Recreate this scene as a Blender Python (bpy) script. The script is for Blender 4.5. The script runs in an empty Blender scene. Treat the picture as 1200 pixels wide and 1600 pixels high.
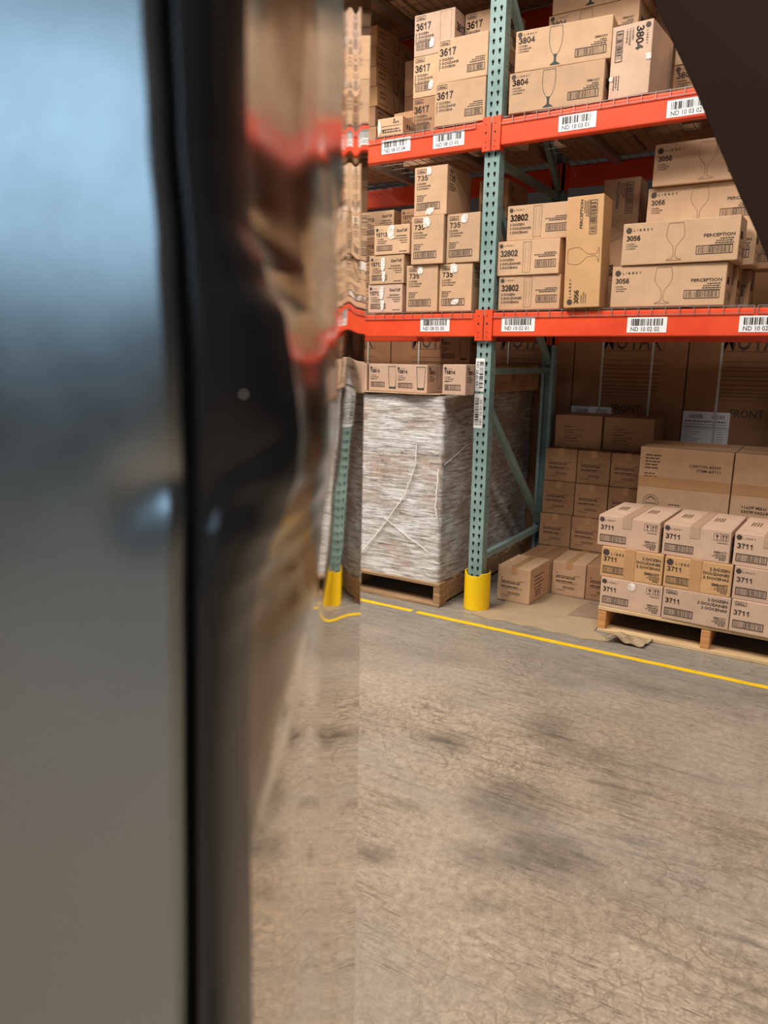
import bpy, bmesh, math, random
from mathutils import Vector, Matrix, noise
random.seed(7)
S = bpy.context.scene
COL = S.collection

# ---------------------------------------------------------------- camera, world, lights, exposure
EYE = Vector((0, 0, 1.36))
YAW, PITCH, ROLL = 0.549678, 0.20521939, 0.0156198
cd = bpy.data.cameras.new('camera')
cam = bpy.data.objects.new('camera', cd); COL.objects.link(cam)
Fv = Vector((-math.sin(YAW)*math.cos(PITCH), math.cos(YAW)*math.cos(PITCH), -math.sin(PITCH)))
r0 = Vector((math.cos(YAW), math.sin(YAW), 0)); u0 = r0.cross(Fv)
Rv = r0*math.cos(ROLL) + u0*math.sin(ROLL); Uv = -r0*math.sin(ROLL) + u0*math.cos(ROLL)
M = Matrix((Rv, Uv, -Fv)).transposed().to_4x4(); M.translation = EYE
cam.matrix_world = M
cd.sensor_fit = 'VERTICAL'; cd.sensor_height = 36; cd.lens = 1156/1600*36
cd.clip_start = 0.01
cd.dof.use_dof = True; cd.dof.focus_distance = 3.9; cd.dof.aperture_fstop = 6.6
S.camera = cam
S.view_settings.view_transform = 'Standard'
try: S.view_settings.look = 'None'
except Exception: pass
S.view_settings.exposure = -0.12; S.view_settings.gamma = 1.0
S.view_settings.use_curve_mapping = False

w = bpy.data.worlds.new('world'); S.world = w; w.use_nodes = True
w.node_tree.nodes['Background'].inputs[0].default_value = (0.75, 0.66, 0.58, 1)
w.node_tree.nodes['Background'].inputs[1].default_value = 0.055

def area(name, loc, target, sx, sy, power, color, spread=180):
    l = bpy.data.lights.new(name, 'AREA'); l.shape = 'RECTANGLE'; l.size = sx; l.size_y = sy
    l.energy = power; l.color = color; l.spread = math.radians(spread)
    o = bpy.data.objects.new(name, l); COL.objects.link(o); o.location = loc
    o.rotation_euler = (Vector(target)-Vector(loc)).to_track_quat('-Z', 'Y').to_euler()
    return o
area('aisle_lamp', (-3.2, 0.7, 6.0), (-2.0, 1.9, 0), 2.4, 0.6, 520, (1.0, 0.94, 0.88))
area('aisle_lamp', (1.2, -0.2, 6.0), (0.2, 1.5, 0), 2.4, 0.6, 160, (1.0, 0.94, 0.88))
area('aisle_lamp', (-8.5, 0.6, 5.6), (-6.5, 2.0, 0), 2.4, 0.6, 230, (1.0, 0.94, 0.88))
area('aisle_lamp', (1.1, -2.8, 6.2), (0.2, 0.0, 0), 2.4, 0.6, 150, (1.0, 0.95, 0.90))  # extra overhead lamp added behind the camera for highlights in the dent
area('dock_door_daylight', (2.1, -11.1, 4.2), (0.0, 0.0, 1.6), 5.4, 3.2, 160, (0.50, 0.76, 1.0))

# ---------------------------------------------------------------- materials
def srgb(r, g, b):
    f = lambda c: (c/255/12.92 if c/255 <= .04045 else ((c/255+.055)/1.055)**2.4)
    return (f(r), f(g), f(b), 1)
class NT:
    def __init__(s, name):
        s.m = bpy.data.materials.new(name); s.m.use_nodes = True; s.t = s.m.node_tree
        s.p = s.t.nodes['Principled BSDF']; s.out = s.t.nodes['Material Output']
        s.tc = s.n('ShaderNodeTexCoord')
    def n(s, k, **kw):
        o = s.t.nodes.new(k)
        for a, b in kw.items(): setattr(o, a, b)
        return o
    def l(s, a, b): s.t.links.new(a, b)
    def map(s, sc=(1, 1, 1), rot=(0, 0, 0), src='Object', loc=(0, 0, 0)):
        m = s.n('ShaderNodeMapping'); m.inputs['Scale'].default_value = sc; m.inputs['Rotation'].default_value = rot
        m.inputs['Location'].default_value = loc
        s.l(s.tc.outputs[src], m.inputs['Vector']); return m.outputs[0]
    def noise(s, vec, scale, detail=4, rough=.55, dist=0):
        n = s.n('ShaderNodeTexNoise'); n.inputs['Scale'].default_value = scale; n.inputs['Detail'].default_value = detail
        n.inputs['Roughness'].default_value = rough; n.inputs['Distortion'].default_value = dist
        s.l(vec, n.inputs['Vector']); return n.outputs['Fac']
    def ramp(s, fac, stops):
        r = s.n('ShaderNodeValToRGB'); e = r.color_ramp.elements
        while len(e) < len(stops): e.new(.5)
        for i, (p, c) in enumerate(stops):
            e[i].position = p; e[i].color = c if len(c) == 4 else (*c, 1)
        s.l(fac, r.inputs[0]); return r.outputs[0]
    def mix(s, fac, a, b, mode='MIX'):
        m = s.n('ShaderNodeMix'); m.data_type = 'RGBA'; m.blend_type = mode
        for sock, v in ((m.inputs[0], fac), (m.inputs[6], a), (m.inputs[7], b)):
            if hasattr(v, 'is_linked'): s.l(v, sock)
            else: sock.default_value = v
        return m.outputs[2]
    def math(s, op, a, b=0.0, clamp=False):
        m = s.n('ShaderNodeMath'); m.operation = op; m.use_clamp = clamp
        for i, v in enumerate((a, b)):
            if hasattr(v, 'is_linked'): s.l(v, m.inputs[i])
            else: m.inputs[i].default_value = v
        return m.outputs[0]
    def bump(s, h, strength=.3, dist=.002):
        b = s.n('ShaderNodeBump'); b.inputs['Strength'].default_value = strength; b.inputs['Distance'].default_value = dist
        s.l(h, b.inputs['Height']); s.l(b.outputs[0], s.p.inputs['Normal'])
    def base(s, c):
        if hasattr(c, 'is_linked'): s.l(c, s.p.inputs['Base Color'])
        else: s.p.inputs['Base Color'].default_value = c
G3 = lambda v: (v, v, v, 1)
def simple(name, c, rough=.6, metal=0, var=.12, scale=30, bump=0):
    t = NT(name); v = t.map()
    n = t.noise(v, scale)
    d = tuple(x*(1-var) for x in c[:3])+(1,); l = tuple(min(1, x*(1+var)) for x in c[:3])+(1,)
    t.base(t.ramp(n, [(.3, d), (.7, l)]))
    t.p.inputs['Roughness'].default_value = rough; t.p.inputs['Metallic'].default_value = metal
    if bump: t.bump(n, bump, .002)
    return t.m
def kraft(name, c):
    t = NT(name); v = t.map((1, 1, 1)); 
    oi = t.n('ShaderNodeObjectInfo')
    n = t.noise(v, 9, 5, .6)
    d = tuple(x*.90 for x in c[:3])+(1,); l = tuple(min(1, x*1.08) for x in c[:3])+(1,)
    base = t.ramp(n, [(.3, d), (.7, l)])
    fib = t.noise(t.map((260, 260, 900)), 1, 3)
    base = t.mix(.10, base, t.ramp(fib, [(.3, G3(.25)), (.7, G3(.9))]), 'OVERLAY')
    r = t.math('ADD', t.math('MULTIPLY', oi.outputs['Random'], .16), .90)
    hs = t.n('ShaderNodeHueSaturation'); t.l(base, hs.inputs['Color']); t.l(r, hs.inputs['Value'])
    t.base(hs.outputs[0]); t.p.inputs['Roughness'].default_value = .72
    t.p.inputs['Specular IOR Level'].default_value = .25
    wv = t.n('ShaderNodeTexWave'); wv.inputs['Scale'].default_value = 75; t.l(t.map(), wv.inputs['Vector'])
    t.bump(t.math('ADD', t.math('MULTIPLY', wv.outputs['Fac'], .12), t.noise(t.map(), 14, 3)), .25, .004)
    return t.m
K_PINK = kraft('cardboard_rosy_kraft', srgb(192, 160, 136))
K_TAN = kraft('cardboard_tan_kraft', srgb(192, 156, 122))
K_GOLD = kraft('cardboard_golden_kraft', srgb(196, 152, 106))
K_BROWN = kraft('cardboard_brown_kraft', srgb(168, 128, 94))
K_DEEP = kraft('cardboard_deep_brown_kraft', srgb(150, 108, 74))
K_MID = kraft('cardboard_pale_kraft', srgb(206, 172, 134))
INK = simple('printing_ink', srgb(62, 50, 44), .7, var=.2, scale=200)
INK_G = simple('green_black_ink', srgb(42, 52, 50), .7, var=.2, scale=200)
INK_F = simple('thin_brown_ink', srgb(116, 84, 58), .7, var=.2, scale=200)
WHITE = simple('white_label_paper', srgb(232, 230, 228), .4, var=.03)
BLACKI = simple('label_ink', srgb(35, 33, 33), .5, var=.1)
STRAP = simple('white_strapping', srgb(190, 184, 172), .35, var=.1)
TAPE_B = simple('brown_packing_tape', srgb(176, 126, 78), .28, var=.08, scale=20)

TAPE_P = simple('dull_rosy_tape', srgb(178, 146, 120), .35, var=.05, scale=20)
TAPE_G = simple('dull_golden_tape', srgb(182, 138, 94), .35, var=.05, scale=20)
def tape_clear():
    t = NT('clear_tape_painted_glare'); n = t.noise(t.map((1, 1, 1)), 90, 4, .7)
    t.base(t.ramp(n, [(.35, srgb(196, 166, 138)), (.6, srgb(240, 236, 230))]))  # near-white tone paints the glare on the crinkled clear tape
    t.p.inputs['Roughness'].default_value = .12; t.p.inputs['Coat Weight'].default_value = 1
    t.bump(n, .8, .004); return t.m
TAPE_C = tape_clear()

def teal_paint():
    t = NT('teal_rack_paint'); v = t.map()
    n = t.noise(v, 6, 5, .65); s = t.noise(t.map((1, 1, .4)), 34, 4, .75)
    c = t.ramp(n, [(.3, srgb(108, 134, 130)), (.7, srgb(138, 162, 156))])
    c = t.mix(t.ramp(s, [(.62, G3(0)), (.70, G3(.65))]), c, srgb(84, 92, 86))
    t.base(c); t.p.inputs['Roughness'].default_value = .42; t.bump(s, .15, .001); return t.m
TEAL = teal_paint()
def orange_paint():
    t = NT('orange_beam_paint'); v = t.map((1, 1, 1))
    n = t.noise(v, 5, 4, .6); s = t.noise(t.map((14, 14, 60)), 1.6, 6, .75)
    c = t.ramp(n, [(.3, srgb(214, 66, 34)), (.7, srgb(232, 84, 46))])
    c = t.mix(t.ramp(s, [(.70, G3(0)), (.76, G3(.7))]), c, srgb(120, 50, 36))
    t.base(c); t.p.inputs['Roughness'].default_value = .38; return t.m
ORANGE = orange_paint()
HOLE = simple('dark_slot', srgb(22, 24, 24), .9)
ZINC = simple('galvanised_wire', srgb(178, 172, 164), .38, .75, var=.1)
YELLOW = simple('yellow_plastic', srgb(246, 200, 10), .38, var=.05, scale=8)
def wood(name, a, b):
    t = NT(name); s = t.noise(t.map((1.2, 14, 26)), 3, 6, .6, .6)
    t.base(t.ramp(s, [(.3, a), (.7, b)])); t.p.inputs['Roughness'].default_value = .75; t.bump(s, .4, .003); return t.m
WOOD = wood('pale_pallet_wood', srgb(186, 148, 102), srgb(222, 192, 146))
WOOD_E = wood('orange_pallet_block_wood', srgb(176, 116, 64), srgb(214, 158, 100))
WOOD_D = wood('worn_pallet_wood', srgb(118, 90, 62), srgb(180, 142, 102))

def line_paint():
    t = NT('yellow_line_paint'); n = t.noise(t.map((1, 3, 1)), 11, 6, .7)
    t.base(t.ramp(n, [(.33, srgb(176, 140, 40)), (.42, srgb(226, 182, 20)), (.8, srgb(240, 200, 26))]))
    t.p.inputs['Roughness'].default_value = .5; return t.m
LINE = line_paint()

def concrete():
    t = NT('worn_concrete'); t.tc
    base = t.ramp(t.noise(t.map(), 1.3, 6, .6), [(.3, srgb(134, 119, 101)), (.52, srgb(158, 141, 121)), (.75, srgb(178, 160, 138))])
    fine = t.noise(t.map(), 42, 6, .7)
    base = t.mix(.55, base, t.ramp(fine, [(.32, G3(.24)), (.68, G3(.74))]), 'OVERLAY')
    grain = t.noise(t.map((1, 2.2, 1)), 130, 4, .7)
    base = t.mix(.45, base, t.ramp(grain, [(.32, G3(.25)), (.68, G3(.75))]), 'OVERLAY')
    # long dark scuffs along the aisle
    sc = t.noise(t.map((2.2, 15, 1), (0, 0, .12)), 2.0, 7, .72, .4)
    patch = t.noise(t.map((1, 1, 1), loc=(3.1, 1.7, 0)), 1.15, 3, .5)
    m = t.math('MULTIPLY', t.ramp(sc, [(.50, G3(0)), (.66, G3(1))]), t.ramp(patch, [(.44, G3(0)), (.60, G3(1))]))
    base = t.mix(t.math('MULTIPLY', m, .62), base, srgb(84, 78, 70))
    # light grey wash near the racks
    wash = t.noise(t.map((.6, 1.4, 1), loc=(9, 2, 0)), 1.6, 5, .6)
    base = t.mix(t.ramp(wash, [(.48, G3(0)), (.68, G3(.5))]), base, srgb(148, 142, 132))
    # blackened tyre smudges with a shape of their own: (x, y, rx, ry, strength)
    geo = t.n('ShaderNodeNewGeometry')
    dist = t.noise(t.map(), 4.5, 5, .7)
    for (x, y, rx, ry, a, k) in TYRE:
        mp = t.n('ShaderNodeMapping'); mp.vector_type = 'TEXTURE'
        mp.inputs['Location'].default_value = (x, y, 0); mp.inputs['Rotation'].default_value = (0, 0, a)
        mp.inputs['Scale'].default_value = (rx, ry, 1); t.l(geo.outputs['Position'], mp.inputs['Vector'])
        ln = t.n('ShaderNodeVectorMath'); ln.operation = 'LENGTH'; t.l(mp.outputs[0], ln.inputs[0])
        d = t.math('ADD', ln.outputs['Value'], t.math('MULTIPLY', t.math('SUBTRACT', dist, .5), 1.6))
        f = t.ramp(d, [(.15, G3(1)), (1.0, G3(0))])
        f = t.math('MULTIPLY', t.math('MULTIPLY', f, t.ramp(sc, [(.35, G3(.45)), (.6, G3(1))])), k)
        base = t.mix(f, base, srgb(78, 72, 62))
    # greyer, scuffed band beside the yellow line
    sx = t.n('ShaderNodeSeparateXYZ'); t.l(geo.outputs['Position'], sx.inputs[0])
    bd = t.ramp(t.math('ADD', sx.outputs['Y'], t.math('MULTIPLY', t.math('SUBTRACT', dist, .5), .9)), [(0, G3(0)), (1, G3(1))])
    bd2 = t.n('ShaderNodeMapRange'); bd2.inputs[1].default_value = 2.5; bd2.inputs[2].default_value = 3.4
    t.l(t.math('ADD', sx.outputs['Y'], t.math('MULTIPLY', t.math('SUBTRACT', dist, .5), .9)), bd2.inputs[0])
    gr = t.ramp(sc, [(.3, srgb(104, 100, 94)), (.55, srgb(142, 136, 126)), (.75, srgb(160, 154, 142))])
    base = t.mix(t.math('MULTIPLY', bd2.outputs[0], .7), base, gr)
    # thin scratches
    for rot, sx, loc in ((.35, 1.3, 0), (-.2, 1.7, 5), (.9, 1.1, 9)):
        nn = t.noise(t.map((sx, 34, 1), (0, 0, rot), loc=(loc, loc, 0)), 2.2, 2, .5, .15)
        e = t.math('ABSOLUTE', t.math('SUBTRACT', nn, .5))
        f = t.math('MULTIPLY', t.ramp(e, [(0, G3(1)), (.012, G3(0))]), t.ramp(t.noise(t.map(loc=(loc, 0, 3)), 2.4, 3), [(.45, G3(0)), (.60, G3(.85))]))
        base = t.mix(f, base, srgb(66, 60, 54))
    # map cracking, only in places
    vo = t.n('ShaderNodeTexVoronoi'); vo.feature = 'DISTANCE_TO_EDGE'; vo.inputs['Scale'].default_value = 17
    wn = t.n('ShaderNodeTexNoise'); wn.inputs['Scale'].default_value = 9; wn.inputs['Detail'].default_value = 4
    t.l(t.map(), wn.inputs['Vector'])
    wv = t.n('ShaderNodeVectorMath'); wv.operation = 'MULTIPLY_ADD'; t.l(wn.outputs['Color'], wv.inputs[0])
    wv.inputs[1].default_value = (.16, .16, 0); t.l(t.tc.outputs['Object'], wv.inputs[2]); t.l(wv.outputs[0], vo.inputs['Vector'])
    cr = t.ramp(vo.outputs['Distance'], [(0, G3(1)), (.045, G3(0))])
    cm = t.ramp(t.noise(t.map(loc=(4, 7, 0)), 2.0, 4), [(.42, G3(0)), (.60, G3(.62))])
    base = t.mix(t.math('MULTIPLY', cr, cm), base, srgb(104, 88, 72))
    # white flecks
    fl = t.noise(t.map(loc=(2, 2, 2)), 60, 2, .5)
    base = t.mix(t.ramp(fl, [(.76, G3(0)), (.79, G3(.6))]), base, srgb(214, 204, 190))
    t.base(base)
    t.l(t.ramp(sc, [(.3, G3(.5)), (.7, G3(.36))]), t.p.inputs['Roughness'])
    t.bump(fine, .12, .002)
    return t.m
TYRE = [(-.78, 2.52, .16, .20, .5, .75), (-.60, 2.43, .14, .14, .2, .45), (-1.11, 2.24, .17, .09, .15, .8), (-.74, 1.98, .20, .20, .6, .62), (-.56, 1.82, .17, .15, .4, .72), (-.70, 1.70, .13, .10, .3, .5),
        (-.97, 1.55, .09, .06, .3, .75), (-.60, 3.10, .34, .10, .05, .75), (-.30, 3.28, .42, .08, .0, .6), (-.86, 2.98, .16, .09, .1, .55), (-1.5, 2.9, .5, .10, .05, .35), (-.62, 1.55, .10, .06, .5, .45), (-.46, 2.24, .14, .14, .3, .4), (-.42, 1.34, .07, .05, .5, .4), (-1.0, 1.80, .12, .05, .2, .5)]
CONCRETE = concrete()
WALLM = simple('unlit_depth_wall', srgb(28, 24, 22), .85, var=.08, scale=2)  # near-black base colour stands in for the unlit depth behind the racks

def steel(name, c, rough, nb=0):
    t = NT(name); t.base(c); t.p.inputs['Metallic'].default_value = 1
    n = t.noise(t.map((4, 4, 4)), 6, 5, .6)
    t.l(t.ramp(n, [(.3, G3(rough*.85)), (.7, G3(rough*1.15))]), t.p.inputs['Roughness'])
    if nb: t.bump(t.noise(t.map((1, 1, 1)), 60, 3), nb, .0006)
    return t.m
STEEL = steel('brushed_stainless_steel', srgb(166, 171, 173), .26, .05)
POLISH = steel('polished_stainless_steel', srgb(206, 194, 178), .03)
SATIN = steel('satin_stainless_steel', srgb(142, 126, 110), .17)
TRIM = simple('glossy_black_plastic', srgb(34, 34, 36), .24, var=.05)
TRIM.node_tree.nodes['Principled BSDF'].inputs['Specular IOR Level'].default_value = .6
RUBBER = simple('black_rubber', srgb(10, 10, 10), .6, var=.05)
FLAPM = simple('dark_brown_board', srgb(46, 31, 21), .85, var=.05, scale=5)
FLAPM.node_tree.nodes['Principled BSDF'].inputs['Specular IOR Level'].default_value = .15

def wrap_film():
    t = NT('stretch_film'); n = t.t.nodes
    v = t.map((1, 1, 1), (0, .12, 0))
    st = t.noise(t.map((2.4, 2.4, 30), (.10, .14, 0)), 2.6, 8, .72, .7)
    st2 = t.noise(t.map((9, 9, 90), (-.3, -.5, 0)), 1.1, 5, .75, .4)
    big = t.noise(t.map((1, 1, 1.4)), 3.2, 4, .6)
    f = t.math('MULTIPLY', t.math('ADD', t.math('MULTIPLY', st, .62), t.math('MULTIPLY', st2, .38)), t.math('ADD', big, .55))
    cov = t.ramp(f, [(.40, G3(.12)), (.49, G3(.38)), (.60, G3(.95))])
    tr = n.new('ShaderNodeBsdfTransparent'); tr.inputs[0].default_value = (.96, .96, .96, 1)
    mx = n.new('ShaderNodeMixShader'); t.l(cov, mx.inputs[0]); t.l(tr.outputs[0], mx.inputs[1]); t.l(t.p.outputs[0], mx.inputs[2])
    t.l(mx.outputs[0], t.out.inputs[0])
    t.base(srgb(244, 242, 238)); t.p.inputs['Roughness'].default_value = .2; t.p.inputs['Specular IOR Level'].default_value = .8
    t.bump(f, .9, .02); return t.m
FILM = wrap_film()
STRAND = simple('twisted_film', srgb(236, 232, 226), .25, var=.05)

# ---------------------------------------------------------------- mesh helpers
class MB:
    def __init__(s): s.v = []; s.f = []; s.mi = []; s.mats = []
    def mat(s, m):
        if m not in s.mats: s.mats.append(m)
        return s.mats.index(m)
    def add(s, vs, fs, m=None):
        b = len(s.v); s.v += [tuple(x) for x in vs]; s.f += [tuple(i+b for i in f) for f in fs]
        k = s.mat(m) if m else 0; s.mi += [k]*len(fs)
    def box(s, x0, x1, y0, y1, z0, z1, m=None, jit=0):
        vs = [(x, y, z) for z in (z0, z1) for y in (y0, y1) for x in (x0, x1)]
        if jit: vs = [tuple(c+random.uniform(-jit, jit) for c in p) for p in vs]
        s.add(vs, [(0, 2, 3, 1), (4, 5, 7, 6), (0, 1, 5, 4), (1, 3, 7, 5), (3, 2, 6, 7), (2, 0, 4, 6)], m)
    def bar(s, a, b, r, m=None, n=4):
        a = Vector(a); b = Vector(b); d = (b-a).normalized()
        u = d.cross(Vector((0, 0, 1)) if abs(d.z) < .9 else Vector((1, 0, 0))).normalized(); v = d.cross(u)
        ring = [(math.cos(6.28318*(i+.5)/n)*u+math.sin(6.28318*(i+.5)/n)*v)*r for i in range(n)]
        s.add([a+q for q in ring]+[b+q for q in ring], [(i, (i+1) % n, n+(i+1) % n, n+i) for i in range(n)]+[tuple(range(n))[::-1], tuple(range(n, 2*n))], m)
    def tube(s, pts, r, m=None, n=6):
        for a, b in zip(pts, pts[1:]): s.bar(a, b, r, m, n)
    def beam(s, a, b, wx, wz, m=None):      # rectangular bar in the plane x = const
        a = Vector(a); b = Vector(b); d = (b-a).normalized(); u = Vector((1, 0, 0)); v = d.cross(u).normalized()
        q = [u*wx/2+v*wz/2, u*wx/2-v*wz/2, -u*wx/2-v*wz/2, -u*wx/2+v*wz/2]
        s.add([a+k for k in q]+[b+k for k in q], [(i, (i+1) % 4, 4+(i+1) % 4, 4+i) for i in range(4)]+[(3, 2, 1, 0), (4, 5, 6, 7)], m)
    def mesh(s, name, m=None):
        me = bpy.data.meshes.new(name); me.from_pydata(s.v, [], s.f)
        for x in (s.mats or [m]): me.materials.append(x)
        for p, k in zip(me.polygons, s.mi): p.material_index = k
        me.update(); return me
def put(name, me, parent=None, loc=(0, 0, 0), rot=(0, 0, 0), smooth=False):
    o = bpy.data.objects.new(name, me); COL.objects.link(o); o.location = loc; o.rotation_euler = rot
    if parent: o.parent = parent
    if smooth:
        for p in me.polygons: p.use_smooth = True
    return o
def tag(o, label=None, cat=None, group=None, kind=None):
    if label: o['label'] = label
    if cat: o['category'] = cat
    if group: o['group'] = group
    if kind: o['kind'] = kind
    return o
def bevel(me, w=.002, seg=1):
    bm = bmesh.new(); bm.from_mesh(me)
    bmesh.ops.bevel(bm, geom=list(bm.edges), offset=w, segments=seg, affect='EDGES', profile=.6)
    bm.normal_update(); bm.to_mesh(me); bm.free(); return me
def recalc(me):
    bm = bmesh.new(); bm.from_mesh(me); bmesh.ops.recalc_face_normals(bm, faces=list(bm.faces)); bm.to_mesh(me); bm.free(); return me

_tc = {}
def glyphs(txt, bold):
    k = (txt, bold)
    if k not in _tc:
        c = bpy.data.curves.new('t', 'FONT'); c.body = txt; c.size = 1; c.resolution_u = 2; c.offset = .020 if bold else .006
        if bold == 2: c.offset = .03
        o = bpy.data.objects.new('t', c); COL.objects.link(o)
        dg = bpy.context.evaluated_depsgraph_get(); e = o.evaluated_get(dg); me = e.to_mesh()
        vs = [(v.co.x, v.co.y) for v in me.vertices]; fs = [tuple(p.vertices) for p in me.polygons]
        e.to_mesh_clear(); bpy.data.objects.remove(o); bpy.data.curves.remove(c)
        xs = [v[0] for v in vs] or [0]; x0 = min(xs)
        _tc[k] = ([(a-x0, b) for a, b in vs], fs, max(xs)-x0)
    return _tc[k]
def arc(cx, cy, rx, ry, a0, a1, n=10):
    return [(cx+rx*math.cos(math.radians(a0+(a1-a0)*i/n)), cy+ry*math.sin(math.radians(a0+(a1-a0)*i/n))) for i in range(n+1)]
DIG = {'0': [arc(.29, .5, .20, .41, 0, 360, 20)], '1': [[(.10, .70), (.24, .76), (.33, .91), (.33, .08)]],
 '2': [arc(.29, .66, .19, .25, 165, -35, 10)+[(.10, .09), (.50, .09)]],
 '3': [arc(.27, .70, .18, .21, 145, -80, 9)+arc(.27, .30, .21, .22, 80, -150, 10)],
 '4': [[(.40, .09), (.40, .90), (.07, .32), (.54, .32)]],
 '5': [[(.48, .91), (.16, .91), (.12, .50), (.20, .56)]+arc(.28, .34, .20, .25, 90, -140, 10)],
 '6': [arc(.30, .33, .19, .24, 0, 360, 16), arc(.36, .40, .25, .51, 175, 68, 8)],
 '7': [[(.09, .91), (.48, .91), (.34, .62), (.24, .08)]],
 '8': [arc(.29, .70, .17, .21, 0, 360, 14), arc(.29, .29, .20, .20, 0, 360, 14)]}
class Ink:
    """flat printing on one face: x right, y up, metres from the face's lower left corner"""
    def __init__(s): s.v = []; s.f = []
    def add(s, vs, fs): b = len(s.v); s.v += vs; s.f += [tuple(i+b for i in f) for f in fs]
    def text(s, t, x, y, cap, bold=1, width=None, right=False, rot=0):
        vs, fs, wd = glyphs(t, bold); k = cap/.70; kx = width/wd if width else k*1.16
        W = wd*kx; ox = x-W if right else x
        P = [(a*kx, b*k) for a, b in vs]
        if rot:
            c, sn = math.cos(rot), math.sin(rot); P = [(a*c-b*sn, a*sn+b*c) for a, b in P]
        s.add([(ox+a, y+b) for a, b in P], fs)
    def num(s, t, x, y, cap, width):     # heavy condensed numerals
        p = width/len(t); kx = p/.60; th = cap*.165
        for i, c in enumerate(t):
            for st in DIG[c]: s.stroke([(x+i*p+a*kx*1.0, y+b*cap) for a, b in st], th)
    def rect(s, x0, y0, x1, y1): s.add([(x0, y0), (x1, y0), (x1, y1), (x0, y1)], [(0, 1, 2, 3)])
    def frame(s, x0, y0, x1, y1, t):
        s.rect(x0, y0, x1, y0+t); s.rect(x0, y1-t, x1, y1); s.rect(x0, y0+t, x0+t, y1-t); s.rect(x1-t, y0+t, x1, y1-t)
    def barcode(s, x0, y0, x1, y1, t=.0022, seed=1):
        R = random.Random(seed)
        if t: s.frame(x0, y0, x1, y1, t)
        x = x0+(x1-x0)*.06; e = x1-(x1-x0)*.06; py = (y1-y0)*.14
        u = (x1-x0)*.008
        while x < e:
            a = u*R.choice((1, 1, 2, 3)); s.rect(x, y0+py, min(x+a, e), y1-py); x += a+u*R.choice((2, 2, 3, 3, 4))
    def bars(s, x0, y, x1, t=.0012):
        s.rect(x0, y, x1, y+t)
    def dashes(s, x, y, wd, t, right=False, seed=1, mn=.004, mx=.014):
        R = random.Random(seed); c = 0
        x0 = x-wd if right else x
        while c < wd-mn:
            l = min(R.uniform(mn, mx), wd-c); s.rect(x0+c, y, x0+c+l, y+t); c += l+t*.6
    def disc(s, x, y, r, n=18):
        s.add([(x+r*math.cos(6.2832*i/n), y+r*math.sin(6.2832*i/n)) for i in range(n)], [tuple(range(n))])
    def ring(s, x, y, r, t, n=20):
        s.stroke([(x+r*math.cos(6.2832*i/n), y+r*math.sin(6.2832*i/n)) for i in range(n+1)], t)
    def stroke(s, pts, t):
        for (a, b), (c, d) in zip(pts, pts[1:]):
            L = math.hypot(c-a, d-b)
            if L < 1e-6: continue
            nx, ny = -(d-b)/L*t/2, (c-a)/L*t/2; ex, ey = (c-a)/L*t/2, (d-b)/L*t/2
            s.add([(a-ex+nx, b-ey+ny), (a-ex-nx, b-ey-ny), (c+ex-nx, d+ey-ny), (c+ex+nx, d+ey+ny)], [(0, 1, 2, 3)])
    def logo(s, x, y, r):           # dark disc with a cut-out script L
        n = 22; R2 = r*.86
        s.ring(x, y, r*.94, r*.14)
        s.add([(x+R2*math.cos(6.2832*i/n), y+R2*math.sin(6.2832*i/n)) for i in range(n)], [tuple(range(n))])
    def oldlogo(s, x, y, h):
        s.frame(x, y, x+h*2.7, y+h, h*.09); s.text('Libbey', x+h*.35, y+h*.24, h*.5, 1, width=h*2)
    def build(s, name, mat, face='front', w=0, h=0, d=0, e=.0014, flip=False):
        mp = {'front': lambda a, b: (a, -e, b), 'right': lambda a, b: (w+e, a, b), 'top': lambda a, b: (a, b, h+e),
              'left': lambda a, b: (-e, d-a, b)}[face]
        vs = s.v
        if flip: vs = [(w-a, h-b) for a, b in vs]
        me = bpy.data.meshes.new(name); me.from_pydata([mp(a, b) for a, b in vs], [], s.f); me.materials.append(mat); return me

def wine(ink, cx, y0, y1, t, wd):
    H = y1-y0
    prof = [(.80, 1.0), (.93, .86), (1.0, .74), (.96, .64), (.74, .54), (.42, .45), (.17, .36), (.10, .22), (.12, .10), (.30, .05), (.80, .02), (.80, .0)]
    L = [(cx-wd/2*a, y0+H*b) for a, b in prof]; R = [(cx+wd/2*a, y0+H*b) for a, b in prof]
    ink.stroke(L, t); ink.stroke(R, t); ink.stroke([L[0], R[0]], t); ink.stroke([L[-1], R[-1]], t)
def flute(ink, cx, y0, y1, t, wd):
    H = y1-y0
    prof = [(.88, 1.0), (.98, .75), (.86, .52), (.55, .35), (.22, .26)]
    L = [(cx-wd/2*a, y0+H*b) for a, b in prof]; R = [(cx+wd/2*a, y0+H*b) for a, b in prof]
    ink.stroke(L, t); ink.stroke(R, t); ink.stroke([L[0], R[0]], t)
    pr2 = [(.26, .28), (.14, .18), (.18, .08), (.60, .03), (.78, 0)]
    a = [(cx-wd/2*p, y0+H*q) for p, q in pr2]; b = [(cx+wd/2*p, y0+H*q) for p, q in pr2]
    for i in range(4): ink.add([a[i], a[i+1], b[i+1], b[i]], [(0, 1, 2, 3)])
def tumbler(ink, x0, x1, y0, y1, t, taper=.12, base=True):
    k = (x1-x0)*taper
    ink.stroke([(x0, y1), (x0+k, y0)], t); ink.stroke([(x1, y1), (x1-k, y0)], t); ink.stroke([(x0, y1), (x1, y1)], t); ink.stroke([(x0+k, y0), (x1-k, y0)], t)
    if base:
        b = (y1-y0)*.085; ink.add([(x0+k, y0), (x1-k, y0), (x1-k, y0+b), ((x0+x1)/2, y0+b*.7), (x0+k, y0+b)], [(0, 1, 2, 3, 4)])
def three(ink, words, x, y, cap, gap, right=False, bold=1):
    for i, s in enumerate(words): ink.text(s, x, y-i*gap, cap, bold, right=right)
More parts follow.
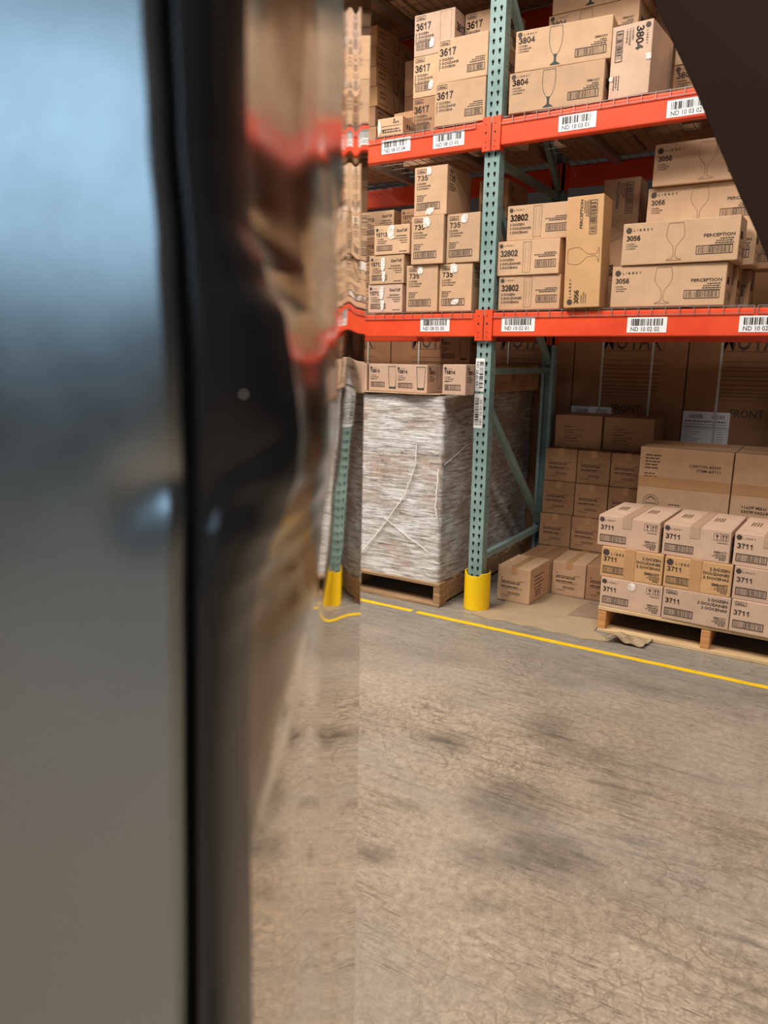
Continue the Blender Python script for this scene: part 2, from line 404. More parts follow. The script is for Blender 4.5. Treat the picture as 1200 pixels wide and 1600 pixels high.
DZ1 = ('1 DOZEN', '1 DOUZAINE', '1 DOCENA'); DZ2 = ('2 DOZEN', '2 DOUZAINES', '2 DOCENAS'); DZ3 = ('3 DOZEN', '3 DOUZAINES', '3 DOCENAS')

# ---------------------------------------------------------------- cartons
def body(w, h, d, mat, seed=0, bev=.0035):
    random.seed(seed+100); m = MB(); m.box(0, w, 0, d, 0, h, mat, jit=.0006)
    return bevel(m.mesh('carton_body', mat), bev, 2)
def prints(kind, w, h, d):
    """returns list of (part name, mesh)"""
    I = Ink(); Gd = Ink(); B = Ink(); out = []; side = Ink(); gi = INK_F
    if kind == '3056':
        I.logo(.027, h*.83, .0125); I.text('L I B B E Y', .048, h*.80, .010, 0, width=.085)
        I.num('3056', .018, h*.58, .022, width=.062)
        three(I, DZ1, .018, h*.49, .0055, .010)
        wine(Gd, w*.47, h*.07, h*.93, .0014, w*.155)
        I.text('PERCEPTION', w*.965, h*.56, .0125, 1, width=.125, right=True)
        for i, k in enumerate((.055, .07, .075, .095)): I.dashes(w*.96, h*(.50-i*.05), k, .004, True, i+3)
        B.barcode(w*.655, h*.17, w*.955, h*.37, .0024, 5)
        side.num('3056', .02, h*.50, .03, width=.06); side.frame(.02, h*.16, .085, h*.34, .002); side.barcode(.10, h*.14, .15, h*.34, .0018, 4)
    elif kind == '32802':
        I.logo(.020, h*.87, .0095); I.text('L I B B E Y', .035, h*.85, .0075, 0, width=.052)
        I.num('32802', .016, h*.56, .030, width=.092)
        three(I, DZ3, .016, h*.43, .0105, .0185)
        tumbler(Gd, w*.42, w*.55, h*.08, h*.95, .0014, .05, False); Gd.stroke([(w*.46, h*.12), (w*.455, h*.92)], .0008); Gd.stroke([(w*.51, h*.12), (w*.515, h*.92)], .0008)
        for i, k in enumerate((.06, .11, .09)): I.dashes(w*.95, h*(.60-i*.05), k, .004, True, i+3)
        B.barcode(w*.62, h*.20, w*.95, h*.42, .0024, 6)
    elif kind == '3804':
        I.logo(.020, h*.90, .0105); I.text('L I B B E Y', .038, h*.87, .008, 0, width=.06)
        I.num('3804', .014, h*.68, .026, width=.078)
        three(I, ('1 DOZEN', '1 DOUZAINE', '1 DOCENA'), .014, h*.60, .0065, .0115)
        flute(Gd, w*.43, h*.05, h*.96, .0016, w*.145); gi = INK_G
        I.text('EMBASSY', w*.955, h*.52, .0085, 0, width=.055, right=True)
        for i, k in enumerate((.03, .055, .07)): I.dashes(w*.95, h*(.46-i*.045), k, .0035, True, i+3)
        B.barcode(w*.635, h*.14, w*.95, h*.34, .0026, 7)
        side.num('3804', .03, h*.4, .04, width=.09); side.barcode(.16, h*.2, .25, h*.4, .002, 3)
    elif kind == '3804end':
        I.logo(.020, h*.88, .011); I.text('L I B B E Y', .04, h*.85, .008, 0, width=.055)
        I.num('3804', .016, h*.60, .033, width=.095); three(I, DZ1, .02, h*.50, .007, .013)
        B.barcode(.02, h*.10, .145, h*.28, .0026, 8)
        I.dashes(.20, h*.22, .06, .004, False, 4); I.dashes(.20, h*.16, .05, .004, False, 5); I.dashes(.20, h*.10, .06, .004, False, 7)
        side.num('3804', .05, .03, .03, width=.08)
    elif kind in ('3617', '3617end'):
        I.oldlogo(.012, h*.86, h*.10)
        I.num('3617', .010, h*.62, .034, width=.090 if kind == '3617' else .088)
        three(I, DZ1, .014, h*.51, .0105, .0165)
        I.stroke([(.010, h*.28), (.010, h*.56)], .0016)
        if kind == '3617':
            for i, k in enumerate((.05, .07, .08)): I.dashes(w*.95, h*(.45-i*.045), k, .0035, True, i+3)
            B.barcode(w*.60, h*.15, w*.95, h*.32, .0024, 9)
            side.num('3617', .02, h*.5, .04, width=.1); side.frame(.02, h*.15, .12, h*.32, .002)
        else:
            B.barcode(.014, h*.15, .105, h*.34, .0024, 9); tumbler(Gd, w*.64, w*.92, h*.08, h*.96, .001, .06, False)
            side.num('3617', .02, h*.5, .04, width=.1)
    elif kind == '735':
        I.oldlogo(.016, h*.87, h*.08)
        I.num('735', .016, h*.72, .026, width=.064); three(I, DZ2, .016, h*.645, .0075, .0125)
        for i, k in enumerate((.055, .045, .042, .035)): I.dashes(.016, h*(.41-i*.035), k, .0038, False, i+2)
        B.barcode(.016, h*.12, .150, h*.27, .0030, 10)
        side.oldlogo(.02, h*.86, h*.07); side.num('735', .02, h*.70, .03, width=.07); three(side, DZ2, .02, h*.62, .008, .013)
    elif kind == '15713':
        I.logo(.018, h*.86, .008); I.text('L I B B E Y', .030, h*.84, .005, 0, width=.03)
        I.num('15713', .010, h*.62, .022, width=.072); three(I, ('3 DOZEN', '3 DOUZAINES', '3 DOCENAS'), .018, h*.52, .006, .0105, bold=1)
        I.text('DuraTuff', w*.93, h*.75, .014, 1, width=.065, right=True)
        for i, k in enumerate((.07, .085, .05, .04)): I.dashes(w*.94, h*(.60-i*.075), k, .005 if i == 0 else .003, True, i+3)
        I.dashes(w*.94, h*.08, .05, .004, True, 9)
        B.barcode(.016, h*.14, .115, h*.32, .0024, 11)
    elif kind in ('15814', '15814narrow'):
        I.logo(.016, h*.86, .007); I.text('L I B B E Y', .027, h*.84, .005, 0, width=.03)
        I.num('15814', .010, h*.68, .019, width=.062); three(I, DZ3, .012, h*.57, .005, .010); I.dashes(.012, h*.43, .045, .002, False, 3, .02, .04)
        B.barcode(.014, h*.16, .105, h*.34, .0026, 12)
        if kind == '15814': tumbler(Gd, w*.66, w*.94, h*.12, h*.92, .0022, .14, True); gi = INK_G
        side.logo(.03, h*.86, .008); side.num('15814', .02, h*.66, .02, width=.07); three(side, DZ3, .02, h*.56, .006, .011)
        side.frame(.17, h*.16, .27, h*.36, .002); side.stroke([(.11, h*.92), (.12, h*.15), (.15, h*.15), (.16, h*.92)], .0022)
    elif kind in ('3711a', '3711b', '3711c'):
        big = kind == '3711b'
        if kind == '3711c': I.oldlogo(.014, h*.84, h*.12)
        elif big: I.logo(.024, h*.83, .0155); I.text('L I B B E Y', .050, h*.76, .013, 0, width=.078)
        else: I.logo(.018, h*.87, .0115); I.text('L I B B E Y', .034, h*.83, .008, 0, width=.052)
        I.num('3711', .012, h*.54, .024, width=.070)
        B.barcode(.012, h*.14, .142, h*.38, .0034, 13)
        if kind == '3711a':
            I.frame(w*.75, h*.68, w*.85, h*.90, .0012); I.frame(w*.86, h*.68, w*.96, h*.90, .0012)
            I.disc(w*.80, h*.82, .006); I.rect(w*.797, h*.72, w*.803, h*.80); I.rect(w*.785, h*.71, w*.815, h*.72)
            for q in (.89, .93):
                I.stroke([(w*q, h*.71), (w*q, h*.83)], .003); I.add([(w*q-.005, h*.82), (w*q+.005, h*.82), (w*q, h*.88)], [(0, 1, 2)])
            I.dashes(w*.955, h*.60, .045, .003, True, 3)
        else:
            three(I, DZ2, w*.96, h*(.76 if big else .82), .0125, .0215, right=True)
        I.text('EMBASSY', w*.96, h*.29, .0125 if big else .010, 1 if big else 0, width=.072 if big else .055, right=True)
        for i, k in enumerate((.05, .06, .045, .03)): I.dashes(w*.955, h*(.24-i*.05), k, .0032, True, i+3)
        side.num('3711', .03, h*.5, .045, width=.12); side.barcode(.05, h*.14, .2, h*.34, .003, 2)
        T = Ink(); T.rect(w*.52, d*.03, w*.528, d*.97)
        for k in (0, 1):
            for i in range(4): T.dashes(w*(.12+.5*k)+i*.012, d*.45+i*.001, .006, d*.22, False, i)
        out.append(('top_printing', T.build('top_printing', INK_F, 'top', w, h, d, e=.0016)))
    elif kind in ('plain', 'plain_side'):
        I.disc(.028, h*.66, .0035)
        I.dashes(.024, h*.57, .115, .0035, False, 2, .01, .03); I.dashes(.024, h*.52, .115, .005, False, 4, .02, .05); I.dashes(.024, h*.41, .105, .006, False, 3, .02, .05); I.dashes(.024, h*.37, .11, .002, False, 7)
        I.dashes(.13, h*.62, .035, .002, False, 5); I.dashes(.135, h*.40, .02, .002, False, 5)
        B.barcode(.062, h*.19, .145, h*.30, 0, 14); I.dashes(.03, h*.15, .05, .0025, False, 9)
        for i in range(4): side.dashes(.06, h*(.72-i*.11), .14-.02*(i % 2), .005, False, i, .01, .03)
        for i in range(3): side.dashes(.08, h*(.30-i*.07), .09, .005, False, i+5, .008, .02)
    elif kind == 'note':
        for i in range(7):
            I.dashes(w*.20, h*(.72-i*.085), (.05, .07, .14, .07, .14, .10, .11)[i]*.9, .0045 if i % 2 else .003, False, i+2, .01, .04)
    elif kind in ('item', 'item_upside'):
        I.text('CARTON #2333', w*.88, h*.76, .0135, 1, width=.155, right=True); I.text('ITEM #3711', w*.88, h*.70, .0135, 1, width=.115, right=True)
        for i, k in enumerate((.09, .08, .085, .075, .07)): I.dashes(.03, h*(.88-i*.045), k, .006, False, i+2, .01, .04)
        for i, k in enumerate((.055, .07, .06)): I.dashes(.03, h*(.62-i*.04), k, .005, False, i+9, .01, .03)
        I.ring(.075, h*.22, .040, .0022); I.ring(.075, h*.22, .029, .0016); I.stroke([(.052, h*.20), (.098, h*.20)], .003); I.stroke([(.058, h*.26), (.075, h*.30), (.092, h*.26)], .003)
        I.dashes(w*.36, h*.20, .07, .005, False, 4, .01, .02)
    elif kind == 'tumblerside':
        I.logo(.02, h*.8, .009); I.num('15814', .012, h*.5, .02, width=.05); I.dashes(.01, h*.25, w*.8, .004, False, 2, .03, .05)
        side.frame(.02, h*.18, .09, h*.8, .0015) if False else None
        side.dashes(.03, h*.70, .07, .012, False, 2); side.dashes(.03, h*.50, .06, .008, False, 3); side.dashes(.02, h*.16, .10, .004, False, 3, .02, .05)
        side.stroke([(.19, h*.88), (.205, h*.18), (.245, h*.18), (.26, h*.88)], .0055); side.dashes(.32, h*.35, .07, .012, False, 8); side.dashes(.32, h*.55, .05, .006, False, 9)
    elif kind == 'small':
        I.disc(w*.66, h*.84, .005); I.dashes(w*.62, h*.66, .035, .008, False, 3); I.rect(.02, h*.52, w*.92, h*.54); I.dashes(.03, h*.30, w*.7, .006, False, 3); I.dashes(.03, h*.16, w*.75, .006, False, 5); I.disc(.035, h*.30, .006)
        side.dashes(.04, h*.4, .1, .02, False, 2)
    elif kind == 'barframe':
        B.barcode(w*.12, h*.25, w*.85, h*.62, .0028, 15)
    if I.v: out.append(('printing', I.build('printing', INK, 'front', w, h, d, flip=(kind == 'item_upside'))))
    if Gd.v: out.append(('glass_drawing', Gd.build('glass_drawing', gi, 'front', w, h, d)))
    if B.v: out.append(('barcode', B.build('barcode', INK, 'front', w, h, d)))
    if side.v: out.append(('side_printing', side.build('side_printing', INK, 'right', w, h, d)))
    return out
def tape_strip(w, h, d, mat, u=.5, wd=.045, drop=.05):
    m = MB(); a = w*u-wd/2; b = a+wd; e = .0018
    m.add([(a, -e, h-drop), (b, -e, h-drop), (b, -e, h+e), (a, -e, h+e), (b, d+e, h+e), (a, d+e, h+e)], [(0, 1, 2, 3), (3, 2, 4, 5)], mat)
    return m.mesh('packing_tape', mat)
def tape_patch(x, z, wd, ht, mat):
    m = MB(); e = .0022; R = random.Random(int(x*999+z*77)); n = 8; vs = [(x, -e-.001, z)]
    for i in range(n):
        a = 6.2832*i/n; k = R.uniform(.75, 1.15); vs.append((x+wd/2*k*math.copysign(abs(math.cos(a))**.5, math.cos(a)), -e, z+ht/2*k*math.copysign(abs(math.sin(a))**.5, math.sin(a))))
    m.add(vs, [(0, 1+(i+1) % n, 1+i) for i in range(n)], mat); return m.mesh('packing_tape', mat)
_kinds = {}
def carton(kind, mat, w, h, d, loc, yaw=0, label='', group=None, tilt=0, extras=(), cat='carton', roll=0, lean=0, name='cardboard_carton'):
    """loc = front lower left corner. roll: quarter turns about the depth axis"""
    key = (kind, mat.name, w, h, d)
    if key not in _kinds: _kinds[key] = (body(w, h, d, mat, len(_kinds)), prints(kind, w, h, d) if kind else [])
    me, pr = _kinds[key]
    o = put(name, me, None, loc, (0, roll+lean, math.radians(yaw)))
    tag(o, label, cat, group)
    for n, pm in pr: put(n, pm, o)
    for n, pm in extras: put(n, pm, o)
    return o

# ---------------------------------------------------------------- setting
m = MB(); m.add([(-14, -14, 0), (10, -14, 0), (10, 8, 0), (-14, 8, 0)], [(0, 1, 2, 3)], CONCRETE)
tag(put('floor', m.mesh('floor')), kind='structure')
m = MB(); m.box(-14, 10, 7.9, 8.1, 0, 8, WALLM); tag(put('wall_back', m.mesh('wall_back')), kind='structure')

def line(x0, x1, lab):
    m = MB(); n = 60; R = random.Random(int(x0*10)); vs = []
    for i in range(n+1):
        x = x0+(x1-x0)*i/n; y = 3.374+.006*math.sin(x*1.3)
        vs += [(x, y+R.uniform(-.002, .002), .0008), (x, y+.037+R.uniform(-.002, .002), .0008)]
    m.add(vs, [(2*i, 2*i+2, 2*i+3, 2*i+1) for i in range(n)], LINE)
    tag(put('floor_line', m.mesh('floor_line')), lab, 'floor line')
line(-5.2, -1.885, 'yellow painted floor line, short piece on the left in front of the wrapped pallet')
line(-1.855, 1.6, 'long yellow painted floor line running right past the column guard and pallet')

# ---------------------------------------------------------------- rack
PX0, PX1 = -1.655, -1.575
def keyholes(mb, x, z, y, s=1.0):
    r = .0072*s; n = 8
    vs = [(x+r*math.cos(math.pi*2*i/n), y, z+r*1.05*math.sin(math.pi*2*i/n)) for i in range(n)]
    mb.add(vs, [tuple(range(n))], HOLE)
    mb.add([(x-r*.75, y, z), (x-r*.38, y, z-r*2.3), (x+r*.38, y, z-r*2.3), (x+r*.75, y, z)], [(0, 1, 2, 3)], HOLE)
def upright(x0, label, detail=True):
    x1 = x0+.08; e = bpy.data.objects.new('rack_upright', None); COL.objects.link(e); e.location = (x0+.04, 3.64, 0)
    tag(e, label, 'rack upright'); 
    L = lambda mb, nm: put(nm, mb.mesh(nm), e, (-(x0+.04), -3.64, 0))
    for (ya, yb, sgn) in ((3.60, 3.665, 1), (4.58, 4.645, -1)):
        m = MB(); t = .003
        yf = ya if sgn > 0 else yb; yo = yb if sgn > 0 else ya
        m.box(x0, x1, min(yf, yf+t*sgn), max(yf, yf+t*sgn), 0, 4.2, TEAL)
        for a in (x0, x1-t): m.box(a, a+t, min(ya+t, yb-t), max(ya+t, yb-t), 0, 4.2, TEAL)
        for a in (x0+t, x1-t-.018): m.box(a, a+.018, min(yo, yo-t*sgn), max(yo, yo-t*sgn), 0, 4.2, TEAL)
        k = 0; z = .06
        while z < 3.6:
            keyholes(m, x0+.024, z, yf-.0008*sgn); keyholes(m, x0+.057, z, yf-.0008*sgn)
            if detail:
                n = 6; cy = ya+.04
                m.add([(x1+.0006, cy+.0035*math.cos(6.2832*i/n), z-.02+.005*math.sin(6.2832*i/n)) for i in range(n)], [tuple(range(n))], HOLE)
            z += .0458
        m.box(x0-.0, x1+.0, ya, yb, 0, .006, TEAL)
        L(m, 'post')
    xc = x0+.04
    for z in (.285, 1.30, 2.325, 3.35):
        m = MB(); m.beam((xc, 3.655, z), (xc, 4.59, z), .032, .034, TEAL); L(m, 'horizontal_brace')
    for z in (1.13, 2.15, 3.17):
        m = MB(); m.beam((xc, 3.66, z), (xc, 4.585, z-.80), .028, .042, TEAL); L(m, 'diagonal_brace')
    return e
UP = upright(PX0, 'teal slotted rack upright between the two bays, standing in the yellow guard')
upright(PX0-2.52, 'teal rack upright at the far left end of the left bay')
upright(PX1+2.44, 'teal rack upright at the right end of the right bay')

def labelpart(txt, w=.175, h=.068, seed=1, rot=0):
    m = MB(); m.box(0, w, -.0012, 0, 0, h, WHITE)
    I = Ink(); x = w*.10; R = random.Random(seed)
    while x < w*.88:
        a = R.choice((.0012, .002, .0035, .006)); I.rect(x, h*.45, min(x+a, w*.9), h*.90); x += a+R.choice((.0015, .003, .005))
    I.text(txt, w*.10, h*.10, h*.27, 0, width=w*.72)
    b = len(m.v); k = m.mat(BLACKI)
    m.v += [(a, -.0018, c) for a, c in I.v]; m.f += [tuple(i+b for i in f) for f in I.f]; m.mi += [k]*len(I.f)
    me = m.mesh('location_label')
    return me
def pbox_clip(m, x0, x1, y0, y1, z0, z1): m.box(x0, x1, y0, y1, z0, z1, ORANGE)
def rack_beam(x0, x1, z1, rear, label, labels=()):
    e = bpy.data.objects.new('rack_beam', None); COL.objects.link(e); yb = 3.585 if not rear else 4.60
    e.location = (x0, yb, z1-.13); tag(e, label, 'rack beam')
    off = (-x0, -yb, -(z1-.13))
    m = MB(); d = .045
    m.box(x0+.003, x1-.003, yb, yb+d, z1-.122, z1-.004, ORANGE)
    me = bevel(m.mesh('beam'), .008, 3); me.materials.clear(); me.materials.append(ORANGE)
    put('beam', me, e, off, smooth=False)
    for s in (0, 1):        # bent end plates hooked on the posts
        m = MB(); xa, xb = (x0-.040, x0+.004) if s == 0 else (x1-.004, x1+.040)
        yf = yb-.006 if not rear else yb-.02
        m.box(xa, xb, yf, yf+.004, z1-.142, z1+.012, ORANGE)
        xs = xb-.004 if s == 0 else xa
        m.box(xs, xs+.004, yf+.004, yf+.05, z1-.142, z1+.012, ORANGE)
        xm = xa+.016 if s == 0 else xa+.018
        for k, zz in enumerate((-.02, -.058, -.10, -.125)):
            r = .0052 if k in (1,) else .0030; n = 8
            m.add([(xm+r*math.cos(6.2832*i/n), yf-.0007, z1+zz+r*math.sin(6.2832*i/n)) for i in range(n)], [tuple(range(n))], HOLE)
        put('end_plate', m.mesh('end_plate'), e, off)
    for i, (txt, lx, lz) in enumerate(labels):
        o = put('location_label', labelpart(txt, seed=i+int(z1*10)), e, (lx-x0, -.0006, lz-(z1-.13))); o['label'] = 'white location label reading '+txt
    return e
LB = (PX0-2.44, PX0-.003); RB = (PX1+.003, PX1+2.44)
rack_beam(*LB, 1.597, False, 'orange front beam of the left bay at eye level', [('ND 08 02 04', -2.80, 1.500), ('ND 08 02 05', -1.985, 1.502)])
rack_beam(*RB, 1.597, False, 'orange front beam of the right bay at eye level under the wine glass cartons', [('ND 10 02 01', -1.517, 1.500), ('ND 10 02 02', -.895, 1.492), ('ND 10 02 03', -.424, 1.492)])
rack_beam(*LB, 2.500, False, 'upper orange front beam of the left bay', [('ND 08 03 04', -2.245, 2.415), ('ND 08 03 05', -1.937, 2.405)])
rack_beam(*RB, 2.500, False, 'upper orange front beam of the right bay', [('ND 10 03 01', -1.280, 2.398), ('ND 10 03 02', -.800, 2.390)])
rack_beam(*LB, 1.597, True, 'rear orange beam behind the left bay at eye level')
rack_beam(*RB, 1.597, True, 'rear orange beam behind the right bay at eye level')
rack_beam(*LB, 2.500, True, 'upper rear orange beam behind the left bay, in shadow')
rack_beam(*RB, 2.500, True, 'upper rear orange beam behind the right bay, in shadow')
rack_beam(*LB, 3.395, False, 'topmost front beam of the left bay, above the stacked tumbler cartons')
rack_beam(*LB, 3.395, True, 'topmost rear beam of the left bay')

rack_beam(*RB, 3.395, False, 'topmost front beam of the right bay, above the 3804 cartons')
rack_beam(*RB, 3.395, True, 'topmost rear beam of the right bay, its orange end plate showing behind the 3804 cartons')
def deck(x0, x1, z, label):
    e = bpy.data.objects.new('wire_deck', None); COL.objects.link(e); e.location = (x0, 3.6, z); tag(e, label, 'wire deck')
    off = (-x0, -3.6, -z)
    m = MB(); r = .0019; n = int(round((x1-x0)/.0585)); yf = 3.581
    for i in range(n+1):
        x = x0+(x1-x0)*i/n
        m.bar((x, yf, z), (x, 4.66, z), r, ZINC); m.bar((x, yf, z+.001), (x, yf, z-.030), r, ZINC)
    y = 3.60
    while y < 4.66: m.bar((x0, y, z+.003), (x1, y, z+.003), r, ZINC); y += .105
    m.bar((x0, yf-.002, z-.030), (x1, yf-.002, z-.030), r*1.1, ZINC)
    put('wire_mesh', m.mesh('wire_mesh'), e, off)
    k = 4 if x1-x0 > 1.6 else 2
    for i in range(k):
        x = x0+(x1-x0)*(i+.5)/k
        m = MB(); m.box(x-.02, x+.02, 3.64, 4.59, z-.032, z-.003, ZINC); put('support_channel', m.mesh('support_channel'), e, off)
deck(LB[0]+.02, LB[0]+1.20, 1.601, 'galvanised wire deck on the left bay at eye level, far left half')
deck(LB[0]+1.23, LB[1]-.022, 1.601, 'galvanised wire deck under the stacked 735 cartons')
deck(RB[0]+.003, RB[0]+1.20, 1.601, 'galvanised wire deck under the 32802 and 3056 cartons')
deck(RB[0]+1.215, RB[1]-.02, 1.601, 'galvanised wire deck at the right end of the eye level shelf')
deck(LB[0]+.02, LB[0]+1.20, 2.504, 'galvanised wire deck on the upper left shelf, far left half')
deck(LB[0]+1.23, LB[1]-.045, 2.504, 'galvanised wire deck of the upper shelf left of the teal post')
deck(RB[0]+.003, RB[0]+1.20, 2.504, 'galvanised wire deck of the upper shelf under the stemmed glass cartons')
deck(RB[0]+1.215, RB[1]-.02, 2.504, 'galvanised wire deck at the right end of the upper shelf')
deck(LB[0]+.02, LB[0]+1.20, 3.399, 'topmost wire deck of the left bay, far left half')
deck(LB[0]+1.23, LB[1]-.04, 3.399, 'topmost wire deck seen from below at the upper edge of the photo')

deck(RB[0]+.003, RB[0]+1.20, 3.399, 'topmost wire deck of the right bay, above the 3804 cartons')
deck(RB[0]+1.215, RB[1]-.02, 3.399, 'topmost wire deck at the right end of the right bay')
# labels stuck up the post
def post_label(txt, z0, ht, up, lab):
    me = labelpart(txt, ht, .050, seed=int(z0*30))
    o = put('location_label', me, UP)
    if up: o.rotation_euler = (0, -math.pi/2, 0); o.location = (PX0+.050-(PX0+.04)-.002, 3.599-3.64, z0)
    else: o.rotation_euler = (0, math.pi/2, 0); o.location = (PX0+.002-(PX0+.04)-.004, 3.599-3.64, z0+ht)
    o['label'] = lab
post_label('ND 08 01 03', 1.196, .170, False, 'white location label reading ND 08 01 03 sideways')
post_label('ND 10 01 01', 1.004, .180, True, 'white location label reading ND 10 01 01 sideways')

# column guard: open plastic tube hugging the post foot
def guard():
    cx, cy, ro, ri, h = -1.617, 3.647, .072, .066, .212; n = 40; gap = math.radians(95)
    vs = []; 
    for i in range(n+1):
        a = math.pi/2+gap/2+(2*math.pi-gap)*i/n; c, s = math.cos(a), math.sin(a)
        hh = h - (.014 if abs(((a-math.pi*1.5+math.pi) % (2*math.pi))-math.pi) < .62 else 0)
        for r, z in ((ro, 0.001), (ro, hh), (ri, hh), (ri, 0.001)): vs.append((c*r, s*r, z))
    fs = [(4*i+k, 4*i+(k+1) % 4, 4*i+4+(k+1) % 4, 4*i+4+k) for i in range(n) for k in range(4)]+[(0, 1, 2, 3), (4*n+3, 4*n+2, 4*n+1, 4*n)]
    m = MB(); m.add(vs, fs, YELLOW); me = recalc(m.mesh('column_guard'))
    o = put('column_guard', me, None, (cx, cy, 0)); tag(o, 'bright yellow plastic guard wrapped round the foot of the teal rack post', 'column guard')
guard()

# ---------------------------------------------------------------- cartons, eye-level shelf, right bay
L2 = 1.6075; L3 = 2.5105; g = .0012
G56 = 'cartons numbered 3056 on the eye level shelf'
D56 = (.49, .181, .165)
carton('3056', K_TAN, *D56, (-.985, 3.600, L2), -.5, '3056 wine glass carton lying at the front of the shelf, bottom of its stack', G56)
carton('3056', K_TAN, *D56, (-.948, 3.592, L2+.183), -1.5, '3056 wine glass carton lying second from the bottom of the front stack', G56)
carton('3056', K_BROWN, *D56, (-.965, 3.780, L2), 0, '3056 carton in the second row, dark end beside the bottom front one', G56)
carton('3056', K_TAN, *D56, (-.905, 3.778, L2+.183), -1, '3056 carton in the second row, end showing beyond the second front carton', G56)
carton('3056', K_TAN, *D56, (-.900, 3.80, L2+.3665), 0, '3056 carton third from the bottom, set back behind the front stack', G56)
carton('3056', K_TAN, *D56, (-.880, 3.775, L2+.550), 0, '3056 carton on top of the stack, near the dark flap, set back', G56)
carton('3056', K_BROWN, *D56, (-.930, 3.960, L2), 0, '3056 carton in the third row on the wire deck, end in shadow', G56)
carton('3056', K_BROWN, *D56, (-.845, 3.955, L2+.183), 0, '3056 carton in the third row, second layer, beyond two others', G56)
carton('3056', K_BROWN, .49, .181, .165, (-.30, 3.98, L2), 0, '3056 carton at the right photo edge, on the deck', G56)
carton('3056', K_TAN, .49, .181, .165, (-.30, 3.98, L2+.183), 0, '3056 carton at the right edge of the photo, resting on another carton', G56)
o = carton('3056', K_GOLD, .497, .168, .165, (-1.026, 3.563, L2+.002), 2.5, '3056 carton standing on end at the shelf front, its writing turned sideways', G56, roll=-math.pi/2, lean=-.022)
carton('3056', K_BROWN, *D56, (-.985, 3.99, L2+.16), 1, '3056 carton standing on end behind the front one, taped corner, PERCEPTION sideways', G56, roll=-math.pi/2,
       extras=[('packing_tape', tape_patch(.20, .01, .10, .02, TAPE_C))])
carton(None, K_BROWN, .30, .158, .2, (-1.32, 3.97, L2), 0, 'plain brown carton lying on the deck behind the standing 3056 carton')
G32 = 'cartons numbered 32802 stacked beside the teal post'
for i, (x, y, lab) in enumerate(((-1.560, 3.625, 'bottom 32802 carton of three, in shade beside the teal post'), (-1.571, 3.618, 'middle 32802 carton of three beside the teal post'), (-1.530, 3.625, 'top 32802 carton of three, shifted right, beside the teal post'))):
    carton('32802', (K_TAN, K_TAN, K_TAN)[i], .322, .164, .27, (x, y, L2+i*.1655), (0, -.5, .8)[i], lab, G32)

# eye-level shelf, left bay
G73 = 'cartons numbered 735 on the eye level shelf'
wt = lambda x, z, a=.04, b=.05: [('packing_tape', tape_patch(x, z, a, b, TAPE_C))]
D7 = (.190, .241, .30)
carton('735', K_TAN, *D7, (-2.098, 3.620, L2), .5, '735 carton at the bottom left, clear tape by its logo', G73, extras=wt(.085, .214, .035, .045))
carton('735', K_TAN, *D7, (-1.903, 3.632, L2), .3, '735 carton at the bottom right next to the teal post', G73, extras=wt(.085, .215, .045, .05)+wt(.095, .048, .05, .03))
carton('735', K_TAN, *D7, (-2.064, 3.604, L2+.243), 1.2, '735 carton in the middle layer, left, crinkled tape across its top edge', G73, extras=wt(.09, .208, .045, .055))
carton('735', K_TAN, *D7, (-1.866, 3.628, L2+.243), -1.0, '735 carton in the middle layer, right, next to the teal post', G73, extras=wt(.10, .215, .04, .045))
carton('735', K_TAN, *D7, (-2.056, 3.612, L2+.486), 1.4, '735 carton alone on top of the left stack, side label showing', G73, extras=wt(.085, .216, .03, .042)+wt(.095, .022, .05, .036))
carton('735', K_BROWN, .162, .20, .30, (-1.798, 3.86, L2+.486), 1, '735 carton on top, seen on both sides of the teal post', G73)
carton('735', K_BROWN, *D7, (-1.870, 3.945, L2), 0, '735 carton in the back row, on the deck behind the post', G73)
carton('735', K_BROWN, *D7, (-1.870, 3.945, L2+.243), 0, '735 carton in the back row, middle layer, behind the teal post', G73)
G15 = 'cartons numbered 15713 at the left of the eye level shelf'
D15 = (.222, .151, .30)
for i, (x, y, lab) in enumerate(((-2.345, 3.622, 'lowest 15713 carton of the front stack, tape down its middle'), (-2.336, 3.617, 'middle 15713 carton of the front stack, tape down its middle'), (-2.302, 3.612, 'top 15713 carton of the front stack, crinkled tape patch'))):
    carton('15713', K_TAN if i else K_PINK, *D15, (x, y, L2+i*.1525), (-.1, .1, .4)[i], lab, G15, extras=wt(.105, .115, .05, .07) if i == 2 else wt(.09, .105, .03, .075)+wt(.095, .04, .025, .06))
for i, z in enumerate((0, 1, 2, 3)):
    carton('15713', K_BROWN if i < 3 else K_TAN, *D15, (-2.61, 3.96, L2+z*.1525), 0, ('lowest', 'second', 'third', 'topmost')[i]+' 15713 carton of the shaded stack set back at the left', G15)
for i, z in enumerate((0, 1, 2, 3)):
    carton('15713', K_BROWN, *D15, (-2.355, 3.985, L2+z*.1525), 0, ('lowest', 'second', 'third', 'topmost')[i]+' 15713 carton of the rear stack left of the 735 cartons', G15)

